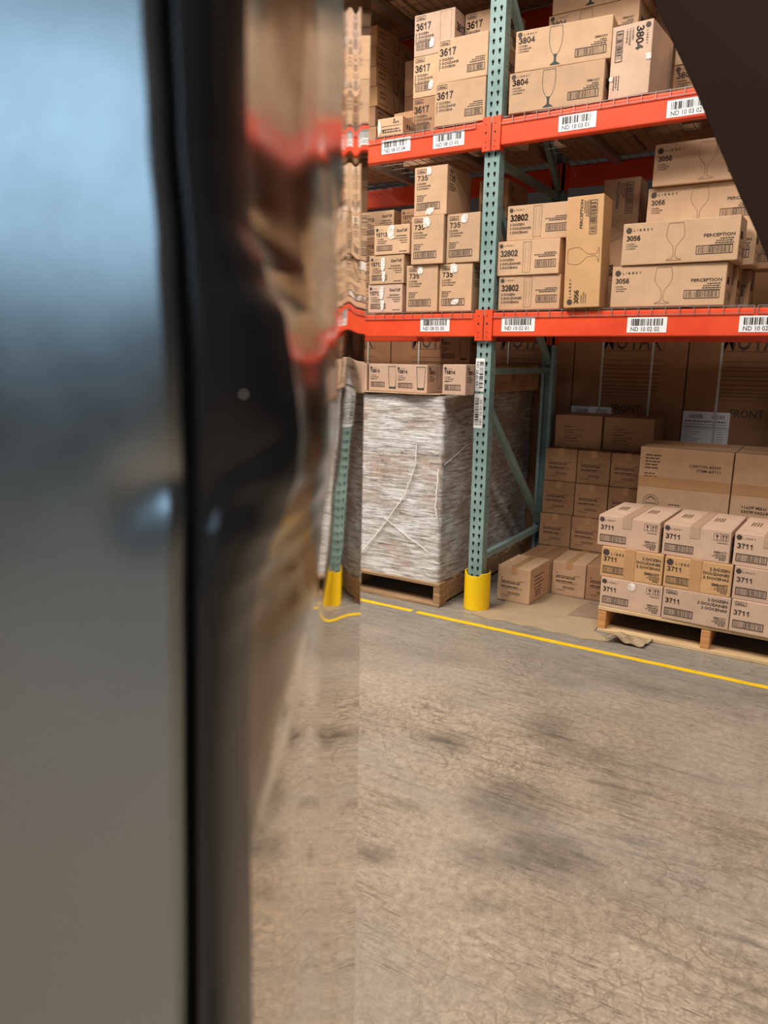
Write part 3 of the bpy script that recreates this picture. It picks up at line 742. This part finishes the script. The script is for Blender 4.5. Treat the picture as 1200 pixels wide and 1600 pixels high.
# upper shelf, right bay
G38 = 'cartons numbered 3804 on the upper shelf'
D8 = (.443, .176, .28)
carton('3804', K_TAN, *D8, (-1.534, 3.585, L3), 4.2, '3804 stemmed glass carton at the bottom left of the upper shelf', G38)
carton('3804', K_TAN, *D8, (-1.513, 3.588, L3+.1775), 4.8, '3804 stemmed glass carton resting on the bottom left one', G38)
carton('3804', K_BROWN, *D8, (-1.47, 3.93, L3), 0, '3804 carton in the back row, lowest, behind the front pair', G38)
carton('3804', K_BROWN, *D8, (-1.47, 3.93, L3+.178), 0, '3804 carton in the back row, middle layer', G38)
carton('3804', K_TAN, *D8, (-1.485, 3.93, L3+.356), 0, '3804 carton in the back row, third layer, peeking over the front pair', G38)
carton('3804', K_TAN, *D8, (-1.470, 3.93, L3+.534), 0, '3804 carton topmost in the back row, cut by the upper photo edge', G38)
carton('3804end', K_PINK, .292, .178, .31, (-1.066, 3.612, L3+.292), -4, '3804 carton stood on end at the front, number turned sideways', G38, roll=math.pi/2,
       extras=[('packing_tape', tape_patch(.145, .168, .03, .03, TAPE_C)), ('packing_tape', tape_patch(.21, .006, .02, .02, TAPE_C))])
for i in range(3):
    carton('3804', (K_BROWN, K_TAN, K_TAN)[i], *D8, (-.845, 3.86, L3+i*.178), 0, '3804 carton right of the upended one by the dark flap, '+('lowest', 'middle', 'top')[i], G38)
# upper shelf, left bay
G36 = 'cartons numbered 3617 on the upper shelf'
carton('3617', K_TAN, .272, .198, .125, (-1.938, 3.594, L3), 2.5, 'lower front 3617 carton beside the teal post', G36)
carton('3617', K_TAN, .268, .196, .125, (-1.930, 3.597, L3+.199), 1.7, '3617 carton at the front beside the teal post, upper one', G36)
for i in range(3):
    carton('3617end', (K_BROWN, K_TAN, K_PINK)[i], .232, .196, .20, (-2.140+(.0, 0, 0)[i], 3.722, L3+i*.198), 2, '3617 carton of the narrow left stack, '+('lowest, in shadow', 'middle, tape at its corner', 'top, tape at its corner')[i], G36,
           extras=wt(.105, .055, .03, .045) if i else [])
for i in range(3):
    carton('3617', (K_BROWN, K_BROWN, K_TAN)[i], .243, .196, .22, (-1.903, 3.836, L3+i*.198), 0, '3617 carton behind the teal post, '+('lowest of its stack', 'middle of its stack', 'top of its stack')[i], G36)
carton('small', K_TAN, .152, .086, .20, (-2.283, 3.600, L3), 2.5, 'low tan carton at the front left of the upper shelf, tape at left', extras=wt(.012, .045, .02, .07))
carton('barframe', K_BROWN, .20, .095, .22, (-2.350, 3.85, L3), 0, 'brown framed-barcode carton, lower of two behind the low tan one')
carton('barframe', K_BROWN, .20, .095, .22, (-2.345, 3.87, L3+.097), -2, 'tilted brown framed-barcode carton, upper of two behind the low tan one')
GJ = 'stacked glass cartons in the dark left end of the upper shelf'
for i in range(7):
    carton('tumblerside', K_GOLD if i > 2 else K_BROWN, .30, .108, .42, (-2.905+(0, .008, 0, .012, .004, 0, .006)[i], 4.08, L3+i*.1095), 0, ('lowest', 'second', 'third', 'fourth', 'fifth', 'sixth', 'top')[i]+' carton of the dark stack with tumbler drawings left of the 3617 cartons', GJ)

for i in range(3):  # back rows added to keep lamp light off the rear beam
    for k in range(3):
        carton(None, K_BROWN, .42, .195, .35, ((-1.53, -1.09, -.65)[i], 4.225, L3+k*.1965), 0, 'added plain carton at the back of the upper right shelf, '+('lowest', 'middle', 'top')[k]+', '+('by the teal post', 'centre', 'right')[i], 'added plain cartons at the back of the upper right shelf')
for i in range(2):  # same for the left bay: cartons added to shade its rear beam
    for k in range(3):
        carton(None, K_BROWN, .40, .195, .33, ((-2.48, -2.07)[i], 4.21, L3+k*.1965), 0, 'added plain carton at the back of the upper left shelf, '+('lowest', 'middle', 'top')[k]+', '+('left', 'by the teal post')[i], 'added plain cartons at the back of the upper left shelf')
L4 = 3.4055
for i, x in enumerate((-3.42, -2.94, -2.46, -1.98)):
    for k in range(2):
        carton(None, K_TAN if k else K_BROWN, .46 if x < -2 else .31, .30, .50, (x, 3.62+.51*k, L4), 0, 'carton on the topmost left shelf, '+('front', 'rear')[k]+' row, '+('fourth', 'third', 'second', 'first')[i]+' from the teal post', 'cartons on the topmost left shelf')
for i, x in enumerate((-1.52, -1.03, -.54)):
    for k in range(2):
        carton(None, K_TAN if k else K_BROWN, .46, .30, .50, (x, 3.62+.51*k, L4), 0, 'carton on the topmost right shelf, '+('front', 'rear')[k]+' row, '+('first', 'second', 'third')[i]+' from the teal post', 'cartons on the topmost right shelf')
# ---------------------------------------------------------------- tall cartons behind the rack
def tall_carton(i, x, label, st=(.185, .495)):
    w, h, d, y = .700, 2.33, .62, 4.90
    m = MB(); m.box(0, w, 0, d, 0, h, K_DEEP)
    o = put('appliance_carton', bevel(m.mesh('appliance_carton'), .004, 2), None, (x, y, 0)); tag(o, label, 'carton', 'tall appliance cartons behind the rack')
    I = Ink(); zz = lambda z: 1.36+(z-1.36)*1.0316
    I.text('MOTAK', .185, zz(1.433), .125, 0, width=.36)
    I.frame(.18, zz(1.425), .56, zz(1.60), .0025)
    for z in (1.368,): I.bars(.18, zz(z), .56, .0025)
    for k, z in enumerate((1.335, 1.315, 1.285, 1.262, 1.235, 1.21, 1.19, 1.17)): I.dashes(.185, zz(z), .36, .004, False, k+i, .02, .12)
    I.bars(.18, zz(1.147), .56, .0025); I.text('FRONT', .262, zz(1.053), .046, 0, width=.185)
    put('printing', I.build('printing', INK, 'front', w, h, d), o)
    m = MB(); a, b, c, e_ = .0, .268, zz(.89), zz(1.077); m.box(a, b, -.0025, 0, c, e_, WHITE); me = m.mesh('shipping_label')
    lo = put('shipping_label', me, o); lo['label'] = 'white printed shipping label'
    J = Ink(); J.barcode(.03, e_-.045, .12, e_-.012, 0, 3); J.barcode(.16, e_-.045, .245, e_-.012, 0, 4)
    J.dashes(.015, e_-.062, .23, .007, False, 2); J.dashes(.012, e_-.078, .24, .003, False, 4); J.dashes(.012, e_-.096, .24, .005, False, 5); J.bars(.005, e_-.106, .263, .0015)
    for k in range(5): J.dashes(.015, e_-.125-k*.014, .10-.02*(k % 3), .0025, False, k)
    for k in range(5): J.dashes(.20, e_-.120-k*.015, .04, .0025, False, k+7)
    put('printing', J.build('printing', BLACKI, 'front', w, h, d, e=.0032), lo)
    for s in st:
        m = MB(); m.box(s-.007, s+.007, -.005, -.0035, 0, h+.004, STRAP); m.box(s-.007, s+.007, -.005, d+.004, h+.002, h+.004, STRAP)
        put('strap', m.mesh('strap'), o)
X0 = -1.547
for i, lab in ((-3, 'tall appliance carton behind the rack at the far left, mostly behind the steel cabinet'), (-2, 'tall appliance carton behind the left bay, above the small tumbler cartons'), (-1, 'tall appliance carton behind the teal post and the wrapped load'),
               (0, 'tall strapped appliance carton behind the brown carton stacks, second FRONT from the right'), (1, 'tall strapped appliance carton with a full white shipping label, at the right'), (2, 'tall appliance carton at the right edge of the photo')):
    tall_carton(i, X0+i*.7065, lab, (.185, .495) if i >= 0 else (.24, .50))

# ---------------------------------------------------------------- brown plain cartons, ground level right bay
GN = 'plain brown cartons stacked at the left of the right bay'
tp = [('packing_tape', tape_strip(.199, .204, .29, TAPE_G, .5, .035, .04))]
DN = (.199, .204, .29)
def ncart(x, y, z, yaw, lab, mat=K_BROWN): return carton('plain', mat, *DN, (x, y, z), yaw, lab, GN, extras=tp)
ncart(-1.578, 3.842, .0045, -2, 'plain brown carton on the floor sheet nearest the yellow guard', K_TAN)
ncart(-1.560, 4.148, .001, -1, 'plain brown carton directly behind the floor carton nearest the yellow guard')
ncart(-1.353, 4.130, .001, .6, 'plain brown carton on the floor, second from the yellow guard', K_TAN)
ncart(-1.151, 4.138, .001, 0, 'plain brown carton on the floor beside the loaded pallet, half hidden')
for c, x in enumerate((-1.560, -1.355, -1.151)):
    ncart(x, 4.462, .001, 0, 'plain brown carton under the '+('left', 'middle', 'right')[c]+' column, hidden by the floor cartons')
for r in range(3):
    for c, x in enumerate((-1.560, -1.354, -1.148)):
        ncart(x-(.002, .0, .004)[r], 4.455+.02*r, .2065+r*.2055, (2.0, 1.2, .8)[c], 'plain brown carton in the '+('left', 'middle', 'right')[c]+' column, '+('lower', 'middle', 'upper')[r]+' of the three rows showing')
GO = 'two wide cartons with handwriting'
carton('note', K_BROWN, .292, .205, .29, (-1.540, 4.575, .824), 1.5, 'wide brown carton with handwritten lines on top of the stacks, left one', GO)
carton('note', K_BROWN, .300, .203, .27, (-1.240, 4.600, .824), -1.5, 'wide brown carton with handwritten lines on top of the stacks, right one', GO)

# ---------------------------------------------------------------- pallet with 3711 cartons
def pallet(name, x0, y0, w, d, label, mt, me_, h=.135, n=3, worn=False):
    e = bpy.data.objects.new(name, None); COL.objects.link(e); e.location = (x0, y0, 0); tag(e, label, 'pallet')
    R = random.Random(int(x0*50))
    for i in range(n):
        x = (w-.042)*i/(n-1); m = MB(); m.box(x, x+.042, .004, d-.004, .018, h-.018, me_); put('stringer', bevel(m.mesh('stringer'), .003), e)
    k = 7
    for i in range(k):
        y = (d-.09)*i/(k-1); m = MB(); m.box(R.uniform(-.004, .004), w+R.uniform(-.004, .004), y, y+.09, h-.018, h, mt, jit=.001); put('deck_board', bevel(m.mesh('deck_board'), .002), e)
    for i in range(3):
        y = (d-.09)*i/2; m = MB(); m.box(R.uniform(-.004, .004), w, y, y+.09, .0005, .018, mt, jit=.0003); put('bottom_board', bevel(m.mesh('bottom_board'), .002), e)
pallet('wooden_pallet', -.945, 3.655, 1.03, 1.0, 'pale wooden pallet carrying the 3711 cartons', WOOD, WOOD_E)
G37 = 'cartons numbered 3711 on the pale pallet'
DR = (.3015, .1545, .43); zr = .1365
kinds = (('3711a', '3711c', '3711c', '3711a'), ('3711b', '3711b', '3711a', '3711a'), ('3711a', '3711a', '3711a', '3711a'))
rows = ((-.943, -.638, -.333, -.028), (-.953, -.645, -.337, -.030), (-.985, -.668, -.352, -.044))
cn = ('left end', 'second from the left', 'third from the left', 'right end'); rn = ('bottom layer', 'middle layer', 'top layer')
yaws = ((-1.5,)*4, (-1.4,)*4, (-2.4,)*4); ys = ((3.662, 3.652, 3.644, 3.636), (3.668, 3.660, 3.652, 3.644), (3.690, 3.677, 3.664, 3.651))
for r in range(3):
    for c in range(4):
        k = kinds[r][c]; ex = []
        if (r, c) == (0, 0): ex = wt(.155, .125, .045, .045)
        elif k == '3711b': ex = [('packing_tape', tape_strip(.3025, .1545, .43, TAPE_G, .47, .05, .154))]
        elif r == 2: ex = [('packing_tape', tape_strip(.3025, .1545, .43, TAPE_P, .47, .045, .055))]
        carton(k, K_GOLD if k == '3711b' else K_PINK, *DR, (rows[r][c], ys[r][c], zr+r*.1555), yaws[r][c], ('golden ' if k == '3711b' else 'rosy ')+'3711 carton on the pallet, '+rn[r]+', '+cn[c], G37, extras=ex)
GQ = 'large item cartons behind the 3711 cartons'
DQ = (.468, .385, .42)
tq = [('packing_tape', tape_strip(.468, .385, .42, TAPE_B, .5, .05, .0))]
for c, x in enumerate((-.918, -.444, .03)):
    for r in range(2):
        y = 4.185
        if x < -.9 and r == 0: y = 4.19
        m_ = MB(); e = .0018; m_.add([(0.002, -e, .17), (.466, -e, .17), (.466, -e, .225), (.002, -e, .225)], [(0, 1, 2, 3)], TAPE_G)
        carton('item_upside' if c == 1 else 'item', K_TAN, *DQ, (x, y, .1365+r*.3865), 0, 'large carton behind the 3711 stack, '+('lower', 'upper')[r]+', '+('left end with the round seal', 'middle, writing upside down', 'right end')[c], GQ,
               extras=[('packing_tape', m_.mesh('packing_tape', TAPE_G))])

# flattened cardboard on the floor
def sheet(pts, z, t, label, mat, curl=None):
    m = MB(); n = len(pts); vs = [(x, y, z+t) for x, y in pts]+[(x, y, z) for x, y in pts]
    m.add(vs, [tuple(range(n)), tuple(range(n, 2*n))[::-1]]+[(i, n+i, n+(i+1) % n, (i+1) % n) for i in range(n)], mat)
    return tag(put('flattened_cardboard', recalc(m.mesh('flattened_cardboard'))), label, 'cardboard sheet')
K_FLOOR = kraft('trodden_cardboard', srgb(164, 142, 112)); K_FLOOR2 = kraft('grey_trodden_cardboard', srgb(140, 118, 98))
R = random.Random(4)
edge = [(-1.60+i*.045, 3.512+.012*math.sin(i*1.7)+R.uniform(-.006, .006)+(.03 if i < 1 else 0)) for i in range(17)]
sheet(edge+[(-.84, 3.545), (-.955, 3.64), (-.957, 4.11), (-1.50, 4.12), (-1.53, 3.70)], .0005, .003, 'trodden tan cardboard sheet lying flat between yellow guard and pallet', K_FLOOR)
sheet([(-1.142, 3.80), (-.962, 3.83), (-.965, 4.06), (-1.10, 4.10), (-1.13, 3.98)], .0042, .003, 'small greyish cardboard piece lying on the tan sheet beside the pallet', K_FLOOR2)
m = MB(); nx = 12; vs = []
for i in range(nx+1):
    u = i/nx; x = -.862+.175*u
    for k in range(5):
        v = k/4; vs.append((x+.02*v, 3.520+.115*v+.02*u, .005+.030*max(0, math.sin(u*5.2+.3))*(1-v*.6)+.012*math.sin(v*4+u*7)**2))
m.add(vs, [(5*i+k, 5*i+5+k, 5*i+6+k, 5*i+1+k) for i in range(nx) for k in range(4)], K_FLOOR)
o = put('cardboard_scrap', recalc(m.mesh('cardboard_scrap'))); tag(o, 'curled torn cardboard scrap in front of the pale pallet', 'cardboard scrap')
sm = o.modifiers.new('thickness', 'SOLIDIFY'); sm.thickness = .003; sm.offset = 1

# ---------------------------------------------------------------- wrapped pallet
pallet('wooden_pallet', -2.985, 3.515, 1.20, 1.33, 'worn wooden pallet under the plastic wrapped load', WOOD_D, WOOD_D)
PWX = -1.812; WD = (.1935, .169, .322)
GW = 'cartons numbered 15814 inside the plastic wrap'
pos = ('at the right corner', 'second from the right corner', 'third from the right corner', 'fourth from the right corner', 'fifth from the right corner', 'at the left end')
lay = ('bottom', 'second', 'third', 'fourth', 'fifth', 'top')
for r in range(6):
    for c in range(6):
        if c == 0:
            for k in range(4):
                carton('15814', K_PINK, *WD, (PWX-.195-.0005, 3.545+k*.3235, .1365+r*.1705), 0, 'carton inside the wrap, '+lay[r]+' layer, '+(pos[0] if k == 0 else 'side row, '+('', 'second', 'third', 'rearmost')[k]+' from the front'), GW)
        else:
            carton('15814', K_PINK, *WD, (PWX-.195*(c+1), 3.545, .1365+r*.1705), 0, 'carton inside the wrap, '+lay[r]+' layer, front row, '+pos[c], GW)
def film():
    x0, x1, y0, y1, z0, z1 = -2.99, PWX+.006, 3.536, 4.848, .1375, 1.166; vs = []; fs = []
    per = []; n = 60
    for i in range(n): per.append((x0+(x1-x0)*i/n, y0, 0, -1))
    for i in range(n): per.append((x1, y0+(y1-y0)*i/n, 1, 0))
    for i in range(n//2): per.append((x1-(x1-x0)*i/(n//2), y1, 0, 1))
    for i in range(n//2): per.append((x0, y1-(y1-y0)*i/(n//2), -1, 0))
    nz = 48; N = len(per)
    for j in range(nz+1):
        for i, (x, y, nx_, ny_) in enumerate(per):
            z = z0+(z1-z0)*j/nz
            if j == 0: z -= .006*abs(math.sin(i*.7))
            p = noise.noise(Vector((x*7, y*7, z*26)))*.006+noise.noise(Vector((x*18, y*18, z*60)))*.003+.003
            p += .006*max(0, math.sin((z-.1365)/.1705*6.2832-1.57))*.4
            vs.append((x+nx_*max(p, -.001), y+ny_*max(p, -.001), z))
    for j in range(nz):
        for i in range(N):
            k = (i+1) % N; fs.append((j*N+i, j*N+k, (j+1)*N+k, (j+1)*N+i))
    # top folded in
    b = len(vs)
    for i, (x, y, nx_, ny_) in enumerate(per): vs.append((x-nx_*.07+.01*math.sin(i), y-ny_*.07, z1+.0015))
    for i in range(N): k = (i+1) % N; fs.append((nz*N+i, nz*N+k, b+k, b+i))
    me = bpy.data.meshes.new('stretch_wrap'); me.from_pydata(vs, [], fs); me.materials.append(FILM)
    cx, cy = (x0+x1)/2, (y0+y1)/2
    for v in me.vertices: v.co.x -= cx; v.co.y -= cy
    o = put('stretch_wrap', me, None, (cx, cy, 0), smooth=True); tag(o, 'crinkled clear plastic stretch wrap round the carton load on the worn pallet', 'stretch wrap')
    def strand(pts, r, seed):
        R = random.Random(seed); m = MB(); P = []
        for (a, b_) in zip(pts, pts[1:]):
            a = Vector(a); b_ = Vector(b_)
            for i in range(8): P.append(a.lerp(b_, i/8)+Vector((R.uniform(-.003, .003), R.uniform(-.003, 0), R.uniform(-.003, .003))))
        P.append(Vector(pts[-1])); m.tube(P, r, STRAND, 5)
        put('twisted_strand', m.mesh('twisted_strand'), o, (-cx, -cy, 0))
    yf = 3.524
    strand([(-1.955, yf, .90), (-1.962, yf, .78), (-2.02, yf, .62), (-2.16, yf, .42), (-2.31, yf, .24)], .0035, 1)
    strand([(-2.16, yf, .47), (-2.02, yf, .39), (-1.87, yf, .31)], .002, 2)
    strand([(-1.815, yf-.002, .78), (-1.822, yf-.004, .64), (-1.828, yf-.004, .56), (-1.815, yf-.002, .50)], .005, 3)
    strand([(PWX+.018, 3.55, .80), (PWX+.02, 3.80, .88), (PWX+.02, 4.15, .93)], .0018, 4)
film()
m = MB(); 
sheet([(-2.96, 3.50), (-2.10, 3.515), (-1.95, 3.49), (-1.83, 3.53), (-1.84, 4.83), (-2.96, 4.83)], 1.1725, .003, 'thin cardboard layer sheet lying on top of the wrapped load', K_TAN)
GM = 'loose 15814 cartons on top of the wrapped load'
ZM = 1.177; WM = (.195, .150, .30)
carton('15814', K_PINK, *WM, (-2.320, 3.600, ZM), 0, 'loose 15814 carton on the wrapped load, half hidden by the steel cabinet', GM)
carton('15814', K_PINK, *WM, (-2.117, 3.560, ZM), .3, 'loose 15814 carton on the wrapped load, whole front showing', GM)
carton('15814', K_PINK, *WM, (-2.53, 3.60, ZM), 0, 'loose 15814 carton on the wrapped load, behind the steel edge', GM)
for k in range(4):
    carton('15814narrow', K_PINK if k == 0 else K_BROWN, .134 if k == 0 else .122, .156, .31, (-1.796, 3.495+k*.315, ZM), 0, 'narrow 15814 carton on the load, '+('nearest, just left of the teal post', 'second behind the teal post', 'third, seen past the teal post', 'rearmost, near the back post')[k], GM)
carton('15814', K_BROWN, .21, .158, .30, (-2.25, 4.33, ZM), 0, 'shaded 15814 carton in the back row of the load, under another one', GM)
carton('15814', K_PINK, .21, .165, .30, (-2.25, 4.33, ZM+.1595), 0, 'raised 15814 carton in the back row, tucked under the orange beam', GM)

# ---------------------------------------------------------------- steel cabinet in the foreground
FW = Vector((-math.sin(YAW), math.cos(YAW), 0)); RT = Vector((math.cos(YAW), math.sin(YAW), 0))
def W(s, t, z): return RT*s+FW*t+Vector((0, 0, z))
def project(p):
    q = Vector(p)-EYE; d = q.dot(Fv); return 600+1156*q.dot(Rv)/d, 800-1156*q.dot(Uv)/d
def s_at(px, t, z):     # lateral offset that shows at column px
    s = 0
    for _ in range(6): s += (px-project(W(s, t, z))[0])*t/1156*.98
    return s
def row_y(t, z): return project(W(0, t, z))[1]
def interp(x, tab):
    if x <= tab[0][0]: return tab[0][1]
    for (a, b), (c, d) in zip(tab, tab[1:]):
        if x <= c:
            u = (x-a)/(c-a); u = u*u*(3-2*u); return b+(d-b)*u
    return tab[-1][1]
ZB, ZT = .06, 1.95
TC = .235; TN = .27; TF = 1.0
# outline of the dented black door edge, column by row of the view
BOUND = [(-400, 384), (0, 385), (200, 386), (330, 392), (420, 415), (500, 448), (580, 458), (640, 466), (690, 470), (760, 466), (830, 445), (900, 420), (960, 402), (1030, 393), (1200, 389), (1600, 394), (2200, 396)]
SEAM = [(-400, 252), (0, 262), (200, 272), (400, 287), (600, 298), (740, 302), (900, 302), (1100, 304), (1600, 306), (2200, 308)]
def zrows():
    z = []; a = ZB
    while a < ZT:
        z.append(a); a += .004 if 1.10 < a < 1.48 else .02
    return z+[ZT]
ZR = zrows()
fr = bpy.data.objects.new('steel_refrigerator', None); COL.objects.link(fr); fr.location = W(-.3, .6, 0)
tag(fr, 'dented stainless steel refrigerator filling the left foreground, black door edge crumpled', 'refrigerator')
FO = -fr.location
def grid(name, pts, mat, smooth=True, flip=False):
    nr, nc = len(pts), len(pts[0]); m = MB(); vs = [p for r in pts for p in r]
    fs = [(i*nc+j, i*nc+j+1, (i+1)*nc+j+1, (i+1)*nc+j) for i in range(nr-1) for j in range(nc-1)]
    if flip: fs = [f[::-1] for f in fs]
    m.add(vs, fs, mat); return put(name, m.mesh(name), fr, FO, smooth=smooth)
# front panel with its shallow dent beside the seam
rows_ = []
for z in ZR:
    y = row_y(TC, z); se = s_at(interp(y, SEAM)-16, TC, z); r = []
    for j in range(90):
        u = j/89; s = -.55+(se+.55)*(u**.55); px = project(W(s, TC, z))[0]
        d = 0
        dy = y-760; dx = px-300
        d += .0046*math.exp(-(dx/62)**2)*math.exp(-abs(dy-6)/(34 if dy > 6 else 95))
        d += .0016*math.exp(-((px-215)/48)**2-((y-785)/62)**2)
        d += .0008*math.exp(-((px-250)/160)**2-((y-950)/160)**2)
        e = max(0, (s-(se-.003))/.003); t = TC+d+.003*(1-math.sqrt(max(0, 1-e*e)))
        d2 = .0012*math.sin(z*5.0)
        r.append(W(s, t+d2, z))
    r.append(W(se+.0002, TC+.02, z)); rows_.append(r)
grid('front_panel', rows_, STEEL)['label'] = 'brushed stainless steel front panel'
# dark gasket in the seam
rows_ = []
for z in ZR:
    y = row_y(TC, z); a = s_at(interp(y, SEAM)-16, TC, z); b = s_at(interp(y, SEAM)+4, TC, z); r = []
    for j in range(7):
        u = j/6; r.append(W(a+(b-a)*u, TC+.012-.003*math.sin(u*math.pi), z))
    rows_.append(r)
grid('gasket', rows_, RUBBER)
# dented black door edge
rows_ = []; near = []
for z in ZR:
    y = row_y(TC+.01, z); a = s_at(interp(y, SEAM)+1, TC+.002, z); b = s_at(interp(y, BOUND), TN, z); r = []
    NN = 48
    for j in range(NN+1):
        u = j/NN; s = a+(b-a)*u
        t = TC+.002+(TN-TC-.002)*(u**3.2)+.004*(1-min(1, u/.08))**2
        yc = 772-85*u; dy = y-yc
        win = math.sin(min(1, u*1.15+.12)*math.pi*.5)*(1-u**8)
        dent = .0085*math.exp(-abs(dy)/(60 if dy > 0 else 95))*win
        dent += .0022*math.exp(-((y-830)/45)**2)*math.sin(u*13)*win*(1-u)
        dent += .0022*math.exp(-((dy-30-60*u)/20)**2)*win+.0016*math.exp(-((dy-95-30*math.sin(u*9))/24)**2)*win
        r.append(W(s, t+dent, z))
    rows_.append(r); near.append((b, TN))
grid('door_edge', rows_, TRIM)['label'] = 'glossy black dented door edge'
for px, py, rr in ((382, 604, .0005), (455, 627, .0009)):
    zc = min(ZR, key=lambda q: abs(row_y(TN, q)-py)); tt = TC+.004 if px < 400 else TN+.001; sc_ = s_at(px, tt, zc)
    m = MB(); n = 9; vs = [W(sc_, tt-.0022, zc)]+[W(sc_+rr*(1.5 if i % 2 else .9)*math.cos(6.2832*i/n), tt-.0012, zc+rr*math.sin(6.2832*i/n)) for i in range(n)]
    m.add(vs, [(0, 1+i, 1+(i+1) % n) for i in range(n)], WHITE); o = put('paint_chip', m.mesh('paint_chip'), fr, FO); o['label'] = 'small pale chip on the black edge'
# polished side: the panel is buckled, so its plan curve is traced from far edge to near edge row by row
TGT_TOP = [(465, 655), (494, 690), (508, 640), (524, 610), (536, 690), (546, 700), (556, 640), (567, 690)]
TGT_NEAR = [(385, 1500), (420, 1250), (470, 960), (530, 870)]
TGT_FAR = [(465, 640), (490, 600), (498, 650), (506, 735), (514, 750), (523, 741), (534, 724), (546, 712), (560, 702), (567, 685)]
SPLIT = [(-400, 530), (0, 529), (300, 526), (420, 518), (520, 510), (620, 503), (760, 492), (900, 484), (1000, 474), (1150, 455), (1340, 432), (1500, 418), (2200, 405)]
def plan(z, n=120):
    yr = row_y(.7, z); sh = min(40, max(0, (920-yr)*.10))
    px0 = 567+(800-yr)*.012
    t = TF; s = s_at(px0, t, z); out = [(t, s)]; split = None
    dt = -(TF-TN)/n
    for i in range(n):
        px, py = project(W(s, t, z)); pv = s/t
        key = px-sh*max(0, min(1, (px-470)/40))
        q = max(0, min(1, (yr-430)/110)); xo = (interp(key, TGT_FAR)*q+interp(px, TGT_TOP)*(1-q)) if split is None else interp(px, TGT_NEAR); sT = 4.1*(xo-600)/1132
        pr = (sT-s)/(4.1-t); ph = (pv+pr)/2
        s += ph*dt; t += dt; out.append((t, s))
        if split is None and px < interp(py, SPLIT): split = i+1
    return out, (split or n)/n
keyz = [ZB+(ZT-ZB)*i/24 for i in range(25)]
plans = [plan(z) for z in keyz]
def plan_at(z):
    f = (z-ZB)/(ZT-ZB)*24; i = min(23, int(f)); u = f-i; n = 120
    A, B = plans[i], plans[i+1]; k = A[1]*(1-u)+B[1]*u
    def P(q):
        x = q*n; j = min(n-1, int(x)); v = x-j
        g = lambda L: L[j][1]*(1-v)+L[j+1][1]*v
        return (TF-(TF-TN)*q, g(A[0])*(1-u)+g(B[0])*u)
    N = 70
    return [P(k*j/N) for j in range(N+1)], [P(k+(1-k)*j/40) for j in range(41)]
near_rows = []; far_rows = []; fr_rows = []
for zi, z in enumerate(ZR):
    PA, PB = plan_at(z); b, tn = near[zi]; e = PB[-1][1]
    f = lambda L: [W(s+(b-e)*((TF-t)/(TF-TN))**5, t, z) for t, s in L][::-1]
    A = f(PA); near_rows.append(f(PB)); far_rows.append(A); r0_ = A[-1]
    fr_rows.append([r0_, r0_+FW*.004-RT*.0015, r0_+FW*.006-RT*.005, r0_+FW*.006-RT*.06])
sp = grid('side_panel', near_rows, SATIN); sp['label'] = 'satin steel side panel, blurred reflection'
sp = grid('edge_trim', far_rows, POLISH); sp['label'] = 'mirror polished buckled edge strip reflecting the rack'
grid('rear_edge', fr_rows, STEEL)
# carcass, feet
def hexa(name, s0, s1, t0, t1, z0, z1, mat, bv=.003):
    m = MB(); vs = [W(s, t, z) for z in (z0, z1) for t in (t0, t1) for s in (s0, s1)]
    m.add(vs, [(0, 2, 3, 1), (4, 5, 7, 6), (0, 1, 5, 4), (1, 3, 7, 5), (3, 2, 6, 7), (2, 0, 4, 6)], mat)
    return put(name, bevel(m.mesh(name), bv), fr, FO)
hexa('carcass', -.55, -.075, .30, 1.0, .08, 1.93, STEEL)
hexa('top_cover', -.55, -.06, .245, 1.0, 1.93, 1.95, STEEL)
for s in (-.50, -.12):
    for t in (.33, .93):
        m = MB(); m.bar(W(s, t, 0), W(s, t, .085), .018, STEEL, 12); put('foot', m.mesh('foot'), fr, FO)

# ---------------------------------------------------------------- dark flap in the upper right corner
E_ = [(1000, -60), (1025, 0), (1051, 60), (1090, 143), (1128, 234), (1156, 300), (1186, 366), (1203, 408), (1230, 470), (1262, 530)]
def at(px, py, dist):
    d = Fv+Rv*(px-600)/1156-Uv*(py-800)/1156; return EYE+d*dist
m = MB(); ndir = Fv*.004
front = [at(x, y, 1.05-.0001*i) for i, (x, y) in enumerate(E_)]+[at(1640, 560, 1.0), at(1700, -260, 1.0), at(960, -260, 1.06)]
n = len(front); m.add(front+[p+ndir for p in front], [tuple(range(n))[::-1], tuple(range(n, 2*n))]+[(i, (i+1) % n, n+(i+1) % n, n+i) for i in range(n)], FLAPM)
c0 = sum(front, Vector())/n; m.v = [tuple(Vector(v)-c0) for v in m.v]
tag(put('cardboard_flap', recalc(m.mesh('cardboard_flap')), None, c0), 'plain dark brown flap hanging across the upper right corner, close to the viewer', 'flap')
